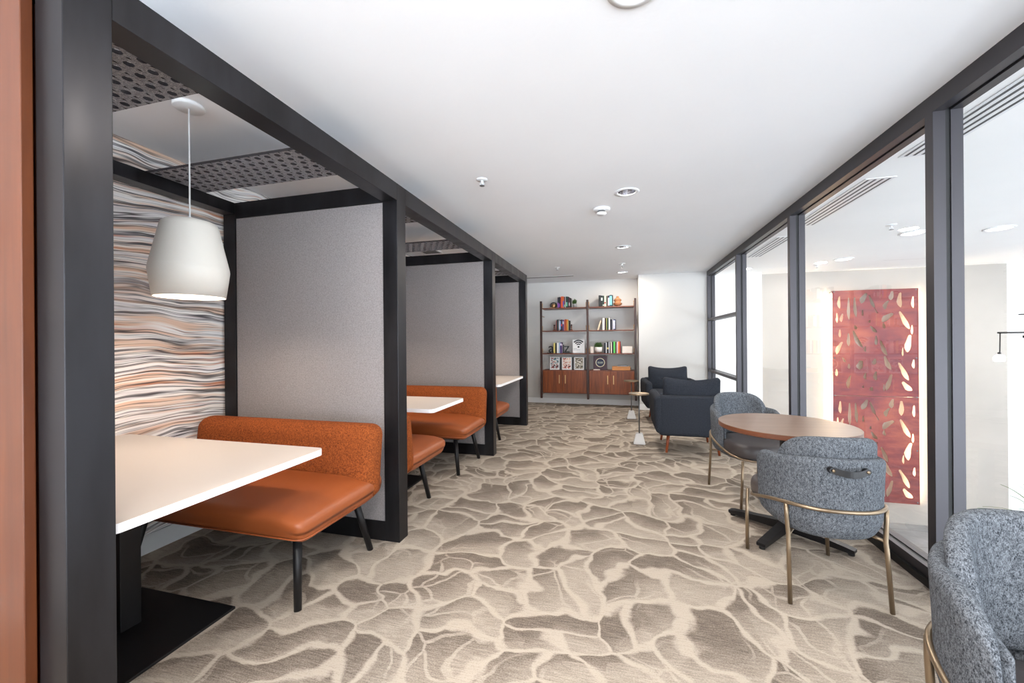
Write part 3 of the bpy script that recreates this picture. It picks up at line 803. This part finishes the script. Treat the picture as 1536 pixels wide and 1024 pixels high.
def side_table(x, y, label):
    t = thing('side_table', label, 'side table', (x, y, 0), group='small round side tables with stone bases')
    b = new(); lathe(b, [(0, .588), (.108, .588), (.115, .594), (.115, .579), (.111, .576), (0, .576)], 40, cap=False); build('table_top', b, 'bronze_tube', t)
    b = new(); tube(b, [(0, 0, .115), (0, 0, .575)], .008, 12); build('pole', b, 'grey_metal', t)
    b = new(); v0 = [(-.068, -.068), (.068, -.068), (.068, .068), (-.068, .068)]; A = [b.verts.new((*p, 0)) for p in v0]; B = [b.verts.new((p[0]*.55, p[1]*.55, .12)) for p in v0]
    b.faces.new(A[::-1]); b.faces.new(B)
    for k in range(4): b.faces.new((A[k], A[(k+1) % 4], B[(k+1) % 4], B[k]))
    bmesh.ops.bevel(b, geom=b.edges[:], offset=.004, segments=2, affect='EDGES'); build('base', b, 'marble', t)
side_table(.228, 4.985, 'small round side table with stone pyramid base, nearer one')
side_table(.186, 6.56, 'small round side table in front of the walnut cabinet')

# ------------------------------------------------------------------ wall unit in the alcove
YS = 7.50    # front of the unit
PX = [-1.425, -.554, .292]
SH = [1.848, 1.418, .990]
w = thing('wall_shelving', 'dark walnut pole and shelf unit fixed in the alcove', 'shelving')
for x in PX: box('pole', 'pole_wood', x-.019, x+.019, YS-.012, YS+.03, .14, 1.98, w, r=.003)
for x in PX:
    for z in (.2, 1.7):
        b = new(); tube(b, [(x, YS+.02, z), (x, YN, z)], .006, 8); build('wall_stay', b, 'brass', w)
for z in SH:
    for a, b_ in ((PX[0], PX[1]), (PX[1], PX[2])):
        s = box('shelf', 'walnut_shelf', a+.020, b_-.020, YS+.005, YN-.02, z-.018, z, w, r=.002)
        for x in (a+.026, b_-.026):
            b = new(); tube(b, [(x, YS+.012, z), (x, YS+.012, z+.075)], .0045, 8); lathe(b, [(0, .09), (.008, .085), (.008, .075), (0, .07)], 10, c=(x, YS+.012, z), cap=False); build('bracket', b, 'brass', s)
def cabinet(a, b_, hx, label):
    t = thing('wall_cabinet', label, 'cabinet', (0, 0, 0), group='walnut wall cabinets under the shelves')
    z0, z1 = .235, .675
    b = new(); bx(b, a, b_, YS+.03, YN-.02, z0, z1); build('body', b, 'walnut_shelf', t)
    mid = sum(hx)/2
    for (p, q, h) in ((a+.004, mid-.002, hx[0]), (mid+.002, b_-.004, hx[1])):
        d = box('door', 'walnut', p, q, YS+.012, YS+.03, z0+.016, z1-.016, t, r=.002)
        build('handle', bevbox(h-.0085, h+.0085, YS-.012, YS-.002, .425, .585, .003), 'brass', d)
        for zz in (.44, .57):
            b = new(); bx(b, h-.004, h+.004, YS-.003, YS+.013, zz-.005, zz+.005); build('handle_mount', b, 'brass', d)
cabinet(PX[0]+.021, PX[1]-.021, (-1.084, -.971), 'walnut two-door wall cabinet under the left shelves')
cabinet(PX[1]+.021, PX[2]-.021, (-.2, -.095), 'walnut two-door wall cabinet under the right shelves')

# books
BM = {}
def bookmat(rgb):
    if rgb not in BM: BM[rgb] = plain('book_cloth_%d' % len(BM), rgb, .55, 0, .05, 40)
    return BM[rgb]
NAMES = {}
ORD = ['first', 'second', 'third', 'fourth', 'fifth', 'sixth', 'seventh', 'eighth', 'ninth', 'tenth', 'eleventh', 'twelfth']
def book(x, z, w_, h, d, rgb, label, group, band=None, tilt=0.):
    b = new(); c = .0025
    bx(b, 0, w_, 0, c*1.2, 0, h, 0)                 # spine
    bx(b, 0, c, 0, d, 0, h, 0); bx(b, w_-c, w_, 0, d, 0, h, 0)
    bx(b, c, w_-c, c, d-.004, .003, h-.004, 1)
    if band: bx(b, c*.5, w_-c*.5, -.0006, .001, h*band[1], h*band[2], 2)
    o = build('book', b, [bookmat(rgb), 'paper', bookmat(band[0]) if band else 'paper'])
    o.location = (x, YS+.09, z+.0005); o.rotation_euler = (0, tilt, 0)
    tag(o, label, 'book', group)
def row(x0, x1, z, spec, where, group):
    tot = sum(s[1] for s in spec); k = (x1-x0)/tot; x = x0
    for i, s in enumerate(spec):
        cn, w_, h, rgb = s[:4]; band = s[4] if len(s) > 4 else None
        book(x+.0006, z, w_*k-.0012, h, .15, rgb, f'{cn} book, {ORD[i]} from the left {where}', group, band)
        x += w_*k
K, N_, Wt = (22, 20, 24), (30, 40, 70), (232, 230, 226)
row(-1.12, -.866, SH[0], [('dark navy', 2, .205, (34, 38, 58), ((150, 80, 170), .05, .5)), ('black', 2, .21, (30, 32, 34), ((120, 60, 150), .1, .4)), ('dark red', 1.2, .205, (110, 30, 50)),
    ('orange red', 3, .22, (232, 92, 50)), ('orange', 1.6, .218, (236, 130, 60), ((120, 90, 180), .1, .6)), ('maroon', 1.6, .21, (88, 30, 60), ((120, 200, 120), .1, .3)), ('white and red', 1.2, .205, (214, 190, 190)),
    ('dark green', 2.6, .215, (34, 66, 58), ((110, 190, 160), .15, .5)), ('green black', 2, .21, (34, 46, 44)), ('pink striped dark', 1.6, .195, (92, 40, 60), ((220, 200, 200), .2, .5)), ('black short', 1.6, .185, (34, 30, 32))], 'on the top left shelf', 'books on the top left shelf')
row(-.355, -.095, SH[0], [('black', 3, .215, (24, 28, 30)), ('black and white', 2, .21, (26, 38, 36), ((220, 224, 220), .55, .8)), ('deep green', 2, .205, (30, 56, 46), ((210, 215, 210), .1, .2)), ('cream', 2, .205, (226, 222, 206), ((170, 60, 60), .3, .42)), ('sage', 1.2, .2, (120, 140, 120)),
    ('brown', 1.2, .2, (92, 60, 50)), ('navy striped', 2, .205, (28, 34, 60), ((190, 196, 220), .1, .8)), ('teal', 3, .215, (22, 60, 76), ((120, 200, 214), .15, .9)), ('black slim', 1.2, .21, (20, 24, 30))], 'on the top right shelf', 'books on the top right shelf')
row(-1.152, -.892, SH[1], [('salmon slim', 1, .195, (196, 96, 84)), ('charcoal', 3, .21, (50, 54, 58)), ('white', 1.2, .2, Wt), ('navy', 2, .205, N_, ((140, 170, 220), .1, .9)), ('black dotted', 2, .21, (34, 28, 30), ((200, 60, 60), .4, .6)), ('violet', 2.6, .205, (92, 70, 120), ((190, 190, 200), .6, .85)),
    ('pink', 1.4, .208, (214, 120, 104)), ('rust', 2, .215, (176, 70, 36)), ('amber', 2, .21, (222, 140, 50)), ('yellow cream', 1.2, .19, (232, 220, 150)), ('black', 1.6, .19, (28, 28, 26))], 'on the second left shelf', 'books on the second left shelf')
row(-.29, -.045, SH[1], [('white', 3, .222, (240, 236, 228)), ('brown black', 2, .22, (54, 32, 34)), ('yellow green slim', .8, .215, (220, 220, 120)), ('forest green', 2, .22, (28, 60, 44)), ('white pink', 2, .222, (240, 226, 222)), ('ink blue', 3, .195, (32, 34, 48)), ('white slim', 1, .19, (226, 228, 236)), ('violet blue', 2.4, .195, (58, 62, 106), ((200, 204, 226), .1, .9)), ('black blue', 1, .19, (36, 40, 60))], 'on the second right shelf', 'books on the second right shelf')
book(-.388, SH[1], .03, .19, .15, (224, 206, 178), 'cream book leaning against the row on second right shelf', 'books on the second right shelf', tilt=.30)
row(-1.205, -1.03, SH[2], [('yellow', 2.4, .195, (226, 206, 120)), ('dark green', 2, .195, (34, 44, 30)), ('white', 3, .198, (232, 232, 232)), ('pale blue', 1.6, .2, (170, 196, 226)), ('purple', 2.2, .205, (74, 44, 110), ((220, 210, 230), .7, .9)), ('lilac slim', 1, .17, (200, 180, 210))], 'between the letter bookends', 'books between the letter bookends')
row(-.262, .035, SH[2], [('navy black', 2.4, .19, (22, 24, 36)), ('white black', 1.6, .195, (222, 222, 226)), ('black speckled', 2.6, .21, (30, 26, 28), ((220, 200, 120), .35, .5)), ('white', 1.6, .205, (226, 228, 234)), ('black white', 1.2, .2, (34, 32, 36)), ('cream', 2, .21, (236, 228, 206)), ('dark violet', 2, .208, (48, 36, 50)),
    ('bright green', 3, .215, (96, 206, 96)), ('brown red', 1.6, .205, (90, 44, 36)), ('pink white', 2, .212, (234, 206, 214)), ('orange', 2.4, .215, (240, 136, 76)), ('deep red', 1.6, .215, (176, 44, 34))], 'on the third right shelf', 'books on the third right shelf')

# letter bookends
def text_obj(s, size, depth, mat, parent, loc, name='letter', rx=PI/2):
    cu = bpy.data.curves.new(name, 'FONT'); cu.body = s; cu.size = size; cu.extrude = depth; cu.align_x = 'CENTER'; cu.offset = .0
    tmp = bpy.data.objects.new(name, cu); COL.objects.link(tmp)
    me = bpy.data.meshes.new_from_object(tmp.evaluated_get(bpy.context.evaluated_depsgraph_get())); bpy.data.objects.remove(tmp)
    me.materials.clear(); me.materials.append(M[mat])
    o = bpy.data.objects.new(name, me); COL.objects.link(o); o.parent = parent; o.location = loc; o.rotation_euler = (rx, 0, 0)
    return o
t = thing('letter_bookend', 'black letter a bookend left of the short book row', 'bookend', (-1.255, YS+.13, SH[2]))
box('base', 'black_letter', -.075, .044, -.05, .05, .0005, .012, t); text_obj('a', .27, .012, 'black_letter', t, (.0, 0, .0145))
t = thing('letter_bookend', 'black letter z bookend right of the short book row', 'bookend', (-.955, YS+.13, SH[2]))
box('base', 'black_letter', -.066, .08, -.05, .05, .0005, .012, t); text_obj('z', .27, .012, 'black_letter', t, (.0, 0, .0145))
box('upright', 'black_letter', -.068, -.056, -.05, .05, .01, .16, t)
# wifi sign
t = thing('wifi_sign', 'white acrylic sign printed with a wireless signal symbol', 'sign', (-.733, YS+.12, SH[2]))
box('plaque', 'sign_white', -.112, .112, 0, .012, .0005, .255, t, r=.002)
b = new()
for rr, wd in ((.113, .024), (.078, .022), (.043, .020)):
    n = 20; a0, a1 = math.radians(42), math.radians(138); o_ = []; i_ = []
    for k in range(n+1):
        a = a0+(a1-a0)*k/n; o_.append((math.cos(a)*(rr+wd/2), .128+math.sin(a)*(rr+wd/2))); i_.append((math.cos(a)*(rr-wd/2), .128+math.sin(a)*(rr-wd/2)))
    for k in range(n): prism(b, [o_[k], o_[k+1], i_[k+1], i_[k]], -.003, .001, 'y')
prism(b, [(.018*math.cos(2*PI*k/16), .118+.018*math.sin(2*PI*k/16)) for k in range(16)], -.001, .001, 'y')
build('signal_symbol', b, 'sign_dark', t)
b = new()
for (x0, x1, z) in ((-.092, -.03, .088), (-.092, -.05, .062), (-.045, .0, .062), (.005, .03, .062)): bx(b, x0, x1, -.0008, .0008, z-.003, z+.003)
build('small_print', b, 'grey_metal', t)
# propped magazines
for i, (cx, mt, lb) in enumerate([(-1.187, 'pic1', 'white framed teal and red print leaning, left of three'), (-.956, 'pic2', 'white framed peach print leaning, middle of three'), (-.724, 'pic3', 'white framed dark olive print leaning, right of three')]):
    t = thing('framed_print', lb, 'picture', (cx, YS+.10, .675), group='framed prints standing on the left cabinet'); t.rotation_euler = (math.radians(-7), 0, 0)
    box('frame', 'sign_white', -.092, .092, 0, .012, .001, .243, t, r=.002)
    box('print', mt, -.074, .074, -.0015, .0, .022, .228, t)
    box('stand', 'sign_dark', .093, .122, .012, .02, .001, .235, t)
# round emblem album
t = thing('emblem_book', 'maroon square book with round pale ring emblem, standing', 'book', (-.335, YS+.12, .675)); t.rotation_euler = (math.radians(-6), 0, 0)
box('cover', 'maroon', -.125, .125, 0, .018, .001, .262, t, r=.002)
b = new(); n = 40
for k in range(n):
    a, c = 2*PI*k/n, 2*PI*(k+1)/n
    prism(b, [(math.cos(a)*.084, .140+math.sin(a)*.084), (math.cos(c)*.084, .140+math.sin(c)*.084), (math.cos(c)*.072, .140+math.sin(c)*.072), (math.cos(a)*.072, .140+math.sin(a)*.072)], -.0012, .0008, 'y')
build('ring', b, 'emblem_ring', t)
b = new(); prism(b, [(math.cos(2*PI*k/n)*.071, .140+math.sin(2*PI*k/n)*.071) for k in range(n)], -.0010, .0005, 'y'); build('disc', b, 'emblem_blue', t)
b = new()
for (x0, x1, z, h) in ((-.052, -.008, .146, .009), (.0, .05, .146, .009), (-.045, .045, .126, .005)): bx(b, x0, x1, -.002, .0, z-h, z+h)
build('lettering', b, 'emblem_type', t)
tag(box('bookmark_card', 'white_box', -.458, -.340, YS+.07, YS+.09, .676, .694), 'small pink-white card lying before the maroon book', 'card')
t = thing('amber_box', 'amber wooden box lying on the right cabinet', 'box', (.045, YS+.16, .675))
box('body', 'orange_box', -.165, .158, -.07, .07, .0005, .072, t, r=.003)
build('clasp', bevbox(.158, .172, -.03, .03, .02, .05, .003), 'black_letter', t)
tag(box('grey_book', 'grey_metal', -.025+.0, .165, YS+.10, YS+.23, .7477, .764, None, r=.001), 'thin grey blue book lying on the amber box', 'book')
tag(box('storage_box', 'white_box', .062, .240, YS+.07, YS+.23, SH[2]+.0005, SH[2]+.128, None, r=.002), 'white box at right end of the third right shelf', 'box')
tag(box('storage_box', 'white_box', -.512, -.455, YS+.10, YS+.23, SH[2]+.0005, SH[2]+.122, None, r=.002), 'white box left of the white planter', 'box')
# sculptures
t = thing('arch_bookend', 'brass and black arch bookend at left of top shelf', 'bookend', (-1.205, YS+.14, SH[0]))
b = new(); pts = [(math.cos(a)*.058, 0, .055+math.sin(a)*.055) for a in [PI*1.15-PI*1.3*k/20 for k in range(21)]]; tube(b, pts, .011, 10); build('arch', b, 'black_letter', t)
b = new(); lathe(b, [(0, .012), (.034, .018), (.042, .05), (.028, .082), (0, .09)], 20, cap=False); build('orb', b, 'brass', t)
box('base', 'brass', -.075, .07, -.035, .035, .0005, .013, t)
def potted(name, label, x, z, pr, ph, fr, fh, potmat, legs=False):
    t = thing(name, label, 'plant', (x, YS+.14, z))
    b = new(); z0 = .018 if legs else .0005
    lathe(b, [(0, z0), (pr*.8, z0), (pr*.98, z0+ph*.3), (pr, z0+ph), (pr*.88, z0+ph), (pr*.86, z0+ph*.9)], 28, cap=False); build('pot', b, potmat, t)
    b = new(); lathe(b, [(0, z0+ph*.9), (pr*.86, z0+ph*.9)], 24, cap=False); build('soil', b, 'soil', t)
    if legs:
        for k in range(3):
            a = 2*PI*k/3+.5; b = new(); tube(b, [(math.cos(a)*pr*.7, math.sin(a)*pr*.7, .02), (math.cos(a)*pr*.8, math.sin(a)*pr*.8, 0.0005)], .006, 8); build('leg', b, 'brass', t)
    b = new(); rnd = random.Random(int(x*1000))
    for k in range(70):
        a = rnd.random()*2*PI; rr = fr*math.sqrt(rnd.random()); h = fh*(.35+.65*rnd.random())*(1-.35*(rr/fr)**2)
        p0 = Vector((math.cos(a)*pr*.4*rnd.random(), math.sin(a)*pr*.4*rnd.random(), z0+ph*.9)); p1 = Vector((math.cos(a)*rr, math.sin(a)*rr, z0+ph+h))
        d = (p1-p0).normalized(); side = d.cross(Vector((rnd.random()-.5, rnd.random()-.5, .3))).normalized()*.014; tip = p1+d*.02; md = p0.lerp(p1, .75)
        v = [b.verts.new(q) for q in (p0, md-side, tip, md+side)]; b.faces.new(v)
        g = b.verts.new(md+Vector((0, 0, .008))); b.faces.new((v[1], g, v[2])); b.faces.new((v[3], g, v[2]))
    build('foliage', b, 'plant_dark', t)
potted('potted_plant', 'small green plant in a grey pot on the top left shelf', -.80, SH[0], .040, .075, .040, .085, 'pot_grey')
potted('potted_plant', 'leafy green plant in white footed pot on third right shelf', -.365, SH[2], .068, .095, .070, .09, 'white_ceramic', True)
t = thing('stacked_vase', 'layered terracotta vase at right of top shelf books', 'vase', (-.012, YS+.14, SH[0]))
b = new(); lathe(b, [(0, .0005), (.035, .0005), (.038, .012), (.055, .025), (.075, .045), (.078, .058), (.06, .072), (.048, .082), (.062, .1), (.068, .118), (.06, .135), (.035, .155), (.022, .168), (.026, .182), (.022, .19), (.016, .188), (.016, .16)], 40, cap=False); build('body', b, 'terracotta', t)
b = new()
for r_, z_ in ((.0785, .058), (.0685, .118)): lathe(b, [(r_-.004, z_-.004), (r_+.001, z_-.002), (r_+.001, z_+.002), (r_-.004, z_+.004)], 40, cap=False)
build('band', b, 'walnut_shelf', t)
for x, lb in ((-1.190, 'small dark figure bookend left of the second left row'), (-.862, 'small dark figure bookend right of the second left row')):
    t = thing('figure_bookend', lb, 'bookend', (x, YS+.12, SH[1]), group='figure bookends on the second left shelf')
    box('base', 'walnut_shelf', -.026, .026, -.03, .03, .0005, .014, t)
    b = new(); lathe(b, [(.016, .013), (.012, .03), (.007, .045), (.013, .06), (.016, .07), (.012, .08), (.006, .086)], 16); build('figure', b, 'walnut_shelf', t)
    b = new(); lathe(b, [(0, .084), (.014, .09), (.017, .102), (.012, .115), (0, .119)], 16, cap=False); build('head', b, 'pole_wood', t)

# ------------------------------------------------------------------ lobby: wall art
leaves = [(152,135,55,0,12),(188,160,100,0,12),(213,155,90,-4,12),(245,122,48,25,20),(275,135,60,-20,12),(292,172,60,-25,12),(330,150,40,20,15),(348,115,40,10,17),(381,132,65,0,18),(427,142,50,0,10),
 (141,195,45,0,9),(160,195,38,10,11),(240,178,28,0,8),(333,198,55,48,22),(395,208,85,-25,17),(267,211,14,0,8),(320,228,30,-10,13),(213,233,20,-30,12),(281,240,38,-38,13),(422,245,40,0,9),
 (152,255,35,0,9),(222,278,85,-25,17),(186,280,58,0,13),(410,296,76,8,22),(150,312,60,22,16),(250,316,46,0,17),(290,283,42,0,11),(318,312,70,-20,15),(388,327,38,0,8),(167,357,25,-30,10),
 (230,377,40,10,24),(283,364,28,10,15),(333,368,76,-22,20),(390,400,85,-25,17),(427,372,38,0,10),(138,407,32,0,10),(186,382,22,0,10),(188,442,60,10,14),(250,420,30,0,11),(289,418,40,0,14),
 (336,442,74,15,17),(403,455,50,-42,20),(272,468,18,0,14),(241,460,13,0,7),(318,462,30,0,6)]
AX0, AX1, AZT, AZM, AZB = 3.49, 4.68, 2.03, .265, -1.47
t = thing('wall_art', 'tall rust-red cutout steel artwork glowing at its edges on lobby wall', 'artwork', (0, LY-.12, 0))
def inside(p, poly):
    c = False; n = len(poly)
    for i in range(n):
        a, b_ = poly[i], poly[i-1]
        if (a[1] > p[1]) != (b_[1] > p[1]) and p[0] < (b_[0]-a[0])*(p[1]-a[1])/(b_[1]-a[1])+a[0]: c = not c
    return c
def art_sheet(z1, z0, seed):
    placed = []
    rnd = random.Random(seed); b = new(); es = []
    def loop(pts):
        vs = [b.verts.new((p[0], 0, p[1])) for p in pts]
        for i in range(len(vs)): es.append(b.edges.new((vs[i], vs[(i+1) % len(vs)])))
    loop([(AX0, z0), (AX1, z0), (AX1, z1), (AX0, z1)])
    for (cx, cy, L, ang, wd) in leaves:
        X = AX0+(cx-122)/323*(AX1-AX0); Z = z1-(cy-90)/405*(z1-z0); s = (AX1-AX0)/323
        a = math.radians(-ang); L2, w2 = L*s*.52, wd*s*.66; pts = []; bend = (rnd.random()-.5)*.5
        for k in range(14):
            u = 2*PI*k/14; ly = math.cos(u)*L2; lx = math.sin(u)*w2*(1+.35*math.cos(u*1+1.2))*(.8+.2*math.cos(3*u+bend)) + bend*w2*(1-(ly/L2)**2)*1.1
            pts.append((X+lx*math.cos(a)-ly*math.sin(a), Z+lx*math.sin(a)+ly*math.cos(a)))
        for f_ in (1., .85, .7, .55, .4):
            q = [(X+(p[0]-X)*f_, Z+(p[1]-Z)*f_) for p in pts]
            q = [(min(max(p[0], AX0+.02), AX1-.02), p[1]) for p in q]
            dz = min(0, z1-.025-max(p[1] for p in q)); q = [(p[0], p[1]+dz) for p in q]
            big = [(X+(p[0]-X)*f_*1.18, Z+(p[1]-Z)*f_*1.1+dz) for p in pts]
            if not any(inside(p, o) for o in placed for p in big) and not any(inside(p, big) for o in placed for p in o): placed.append(q); loop(q); break
    bmesh.ops.triangle_fill(b, use_beauty=True, use_dissolve=False, edges=es)
    g = bmesh.ops.extrude_face_region(b, geom=b.faces[:])
    for v in [e for e in g['geom'] if isinstance(e, bmesh.types.BMVert)]: v.co.y += .006
    return build('steel_sheet', b, 'art', t)
art_sheet(AZT, AZM+.004, 3); art_sheet(AZM-.004, AZB, 5)
for x in (AX0+.03, AX1-.03):
    for z in (AZT-.02, .9, AZM, -.6, AZB+.03):
        b = new(); lathe(b, [(.0, 0), (.012, 0), (.012, .12), (0, .12)], 12, cap=False); xf(b, Matrix.Translation((x, .119, z)) @ Matrix.Rotation(PI/2, 4, 'X')); build('standoff', b, 'grey_metal', t)
for x in (AX0+.012, AX1-.012):
    build('led_strip', bevbox(x-.006, x+.006, .04, .06, AZB+.05, AZT-.03, .002), 'led', t)
# lobby pendant fixture
t = thing('linear_pendant', 'thin black bar pendant with small glowing lamp in the lobby', 'lamp', (3.59, 5.0, 0))
b = new(); tube(b, [(-.01, 0, 1.268), (1.2, .0, 1.268)], .008, 8); build('bar', b, 'black_metal', t)
b = new(); tube(b, [(.008, 0, 1.268), (.004, 0, 1.065)], .0045, 8); lathe(b, [(0, 1.055), (.012, 1.06), (.012, 1.075), (0, 1.08)], 12, cap=False); build('drop_rod', b, 'black_metal', t)
b = new(); lathe(b, [(0, .985), (.034, .988), (.04, 1.0), (.04, 1.03), (.02, 1.055), (0, 1.056)], 24, cap=False); build('lamp', b, 'lobby_lens', t)
b = new(); tube(b, [(.15, 0, 1.442), (1.0, 0, 1.46)], .006, 8); tube(b, [(.19, 0, 1.44), (.19, 0, 1.24)], .0015, 6); tube(b, [(.21, 0, 1.44), (.21, 0, 1.24)], .0015, 6); bx(b, .185, .215, -.012, .012, 1.215, 1.24); build('upper_bar', b, 'black_metal', t)
for x in (.5, .9):
    b = new(); tube(b, [(x, 0, 1.27), (x, 0, CZ)], .002, 6); build('suspension_wire', b, 'black_metal', t)
# lobby plant with long thin leaves
t = thing('tall_potted_palm', 'tall plant with long thin green leaves at the right edge', 'plant', (2.66, 3.4, LZ))
b = new(); lathe(b, [(0, 0), (.2, 0), (.24, .5), (.22, .5), (.2, .46), (0, .46)], 32, cap=False); build('pot', b, 'pot_grey', t)
b = new(); tube(b, [(0, 0, .45), (.02, 0, 1.1), (0, .01, 1.88)], .022, 10); build('trunk', b, 'trunk', t)
rnd = random.Random(4); b = new()
for k in range(46):
    a = rnd.random()*2*PI; el = rnd.uniform(.05, 1.3); L = rnd.uniform(.2, .34); p = Vector((0, .01, 1.82+rnd.random()*.1)); d = Vector((math.cos(a)*math.cos(el), math.sin(a)*math.cos(el), math.sin(el)))
    side = d.cross(Vector((0, 0, 1))).normalized(); prev = None
    for i in range(7):
        u = i/6; q = p+d*L*u+Vector((0, 0, -.10*u*u)); w_ = .006*(1-u)**.6+.0006
        cur = (b.verts.new(q-side*w_), b.verts.new(q+Vector((0, 0, -.002))), b.verts.new(q+side*w_))
        if prev:
            b.faces.new((prev[0], prev[1], cur[1], cur[0])); b.faces.new((prev[1], prev[2], cur[2], cur[1]))
        prev = cur
build('foliage', b, 'plant_green', t)

# ------------------------------------------------------------------ light
wd = bpy.data.worlds.new('daylight'); sc.world = wd; wd.use_nodes = True
bg = wd.node_tree.nodes['Background']; bg.inputs[1].default_value = 1.0
# overcast sky above, added glow below the horizon to brighten the ceilings
tcw = wd.node_tree.nodes.new('ShaderNodeTexCoord'); spw = wd.node_tree.nodes.new('ShaderNodeSeparateXYZ'); rpw = wd.node_tree.nodes.new('ShaderNodeValToRGB'); mrw = wd.node_tree.nodes.new('ShaderNodeMapRange')
wd.node_tree.links.new(tcw.outputs['Generated'], spw.inputs[0]); wd.node_tree.links.new(spw.outputs[2], mrw.inputs[0]); mrw.inputs[1].default_value = -.3; mrw.inputs[2].default_value = .3
wd.node_tree.links.new(mrw.outputs[0], rpw.inputs[0]); wd.node_tree.links.new(rpw.outputs[0], bg.inputs[0])
rpw.color_ramp.elements[0].position = .40; rpw.color_ramp.elements[0].color = (8.6, 9.4, 10.3, 1)
rpw.color_ramp.elements[1].position = .55; rpw.color_ramp.elements[1].color = (2.3, 2.5, 2.7, 1)
# lobby lamps
for x, y in ((3.9, 5.42), (3.13, 5.38), (3.16, 6.85), (5.5, 3.0), (3.9, 2.0), (6.5, 6.2), (3.5, -.5)):
    spot_light('lobby_lamp', (x, y, CZ-.02), 20, .18, (1, .97, .93))
for (x, y) in ((-.9, -.8), (.3, -.6), (-.9, -2.0), (.3, -2.0)):
    spot_light('rear_room_lamp', (x, y, CZ-.02), 25, .16)

# ------------------------------------------------------------------ camera
F = 600.; yaw = math.atan(160/F); ph = .008
R = Vector((math.cos(yaw), math.sin(yaw), 0)); Fw = Vector((-math.sin(yaw), math.cos(yaw), 0)); U = Vector((0, 0, 1))
R2 = R*math.cos(ph)-U*math.sin(ph); U2 = R*math.sin(ph)+U*math.cos(ph)
cam = bpy.data.cameras.new('camera'); co = bpy.data.objects.new('camera', cam); COL.objects.link(co)
cam.sensor_width = 36; cam.lens = F/1536*36; cam.clip_start = .02
m = Matrix.Identity(4)
for i in range(3): m[i][0] = R2[i]; m[i][1] = U2[i]; m[i][2] = -Fw[i]
m[0][3], m[1][3], m[2][3] = 0, 0, 1.22
co.matrix_world = m; sc.camera = co
sc.view_settings.view_transform = 'Standard'; sc.view_settings.look = 'None'; sc.view_settings.gamma = 1; sc.view_settings.use_curve_mapping = False
sc.view_settings.exposure = 0.38
sc.cycles.max_bounces = 10; sc.cycles.diffuse_bounces = 6; sc.cycles.transparent_max_bounces = 12; sc.cycles.sample_clamp_indirect = 6
sc.cycles.caustics_reflective = False; sc.cycles.caustics_refractive = False
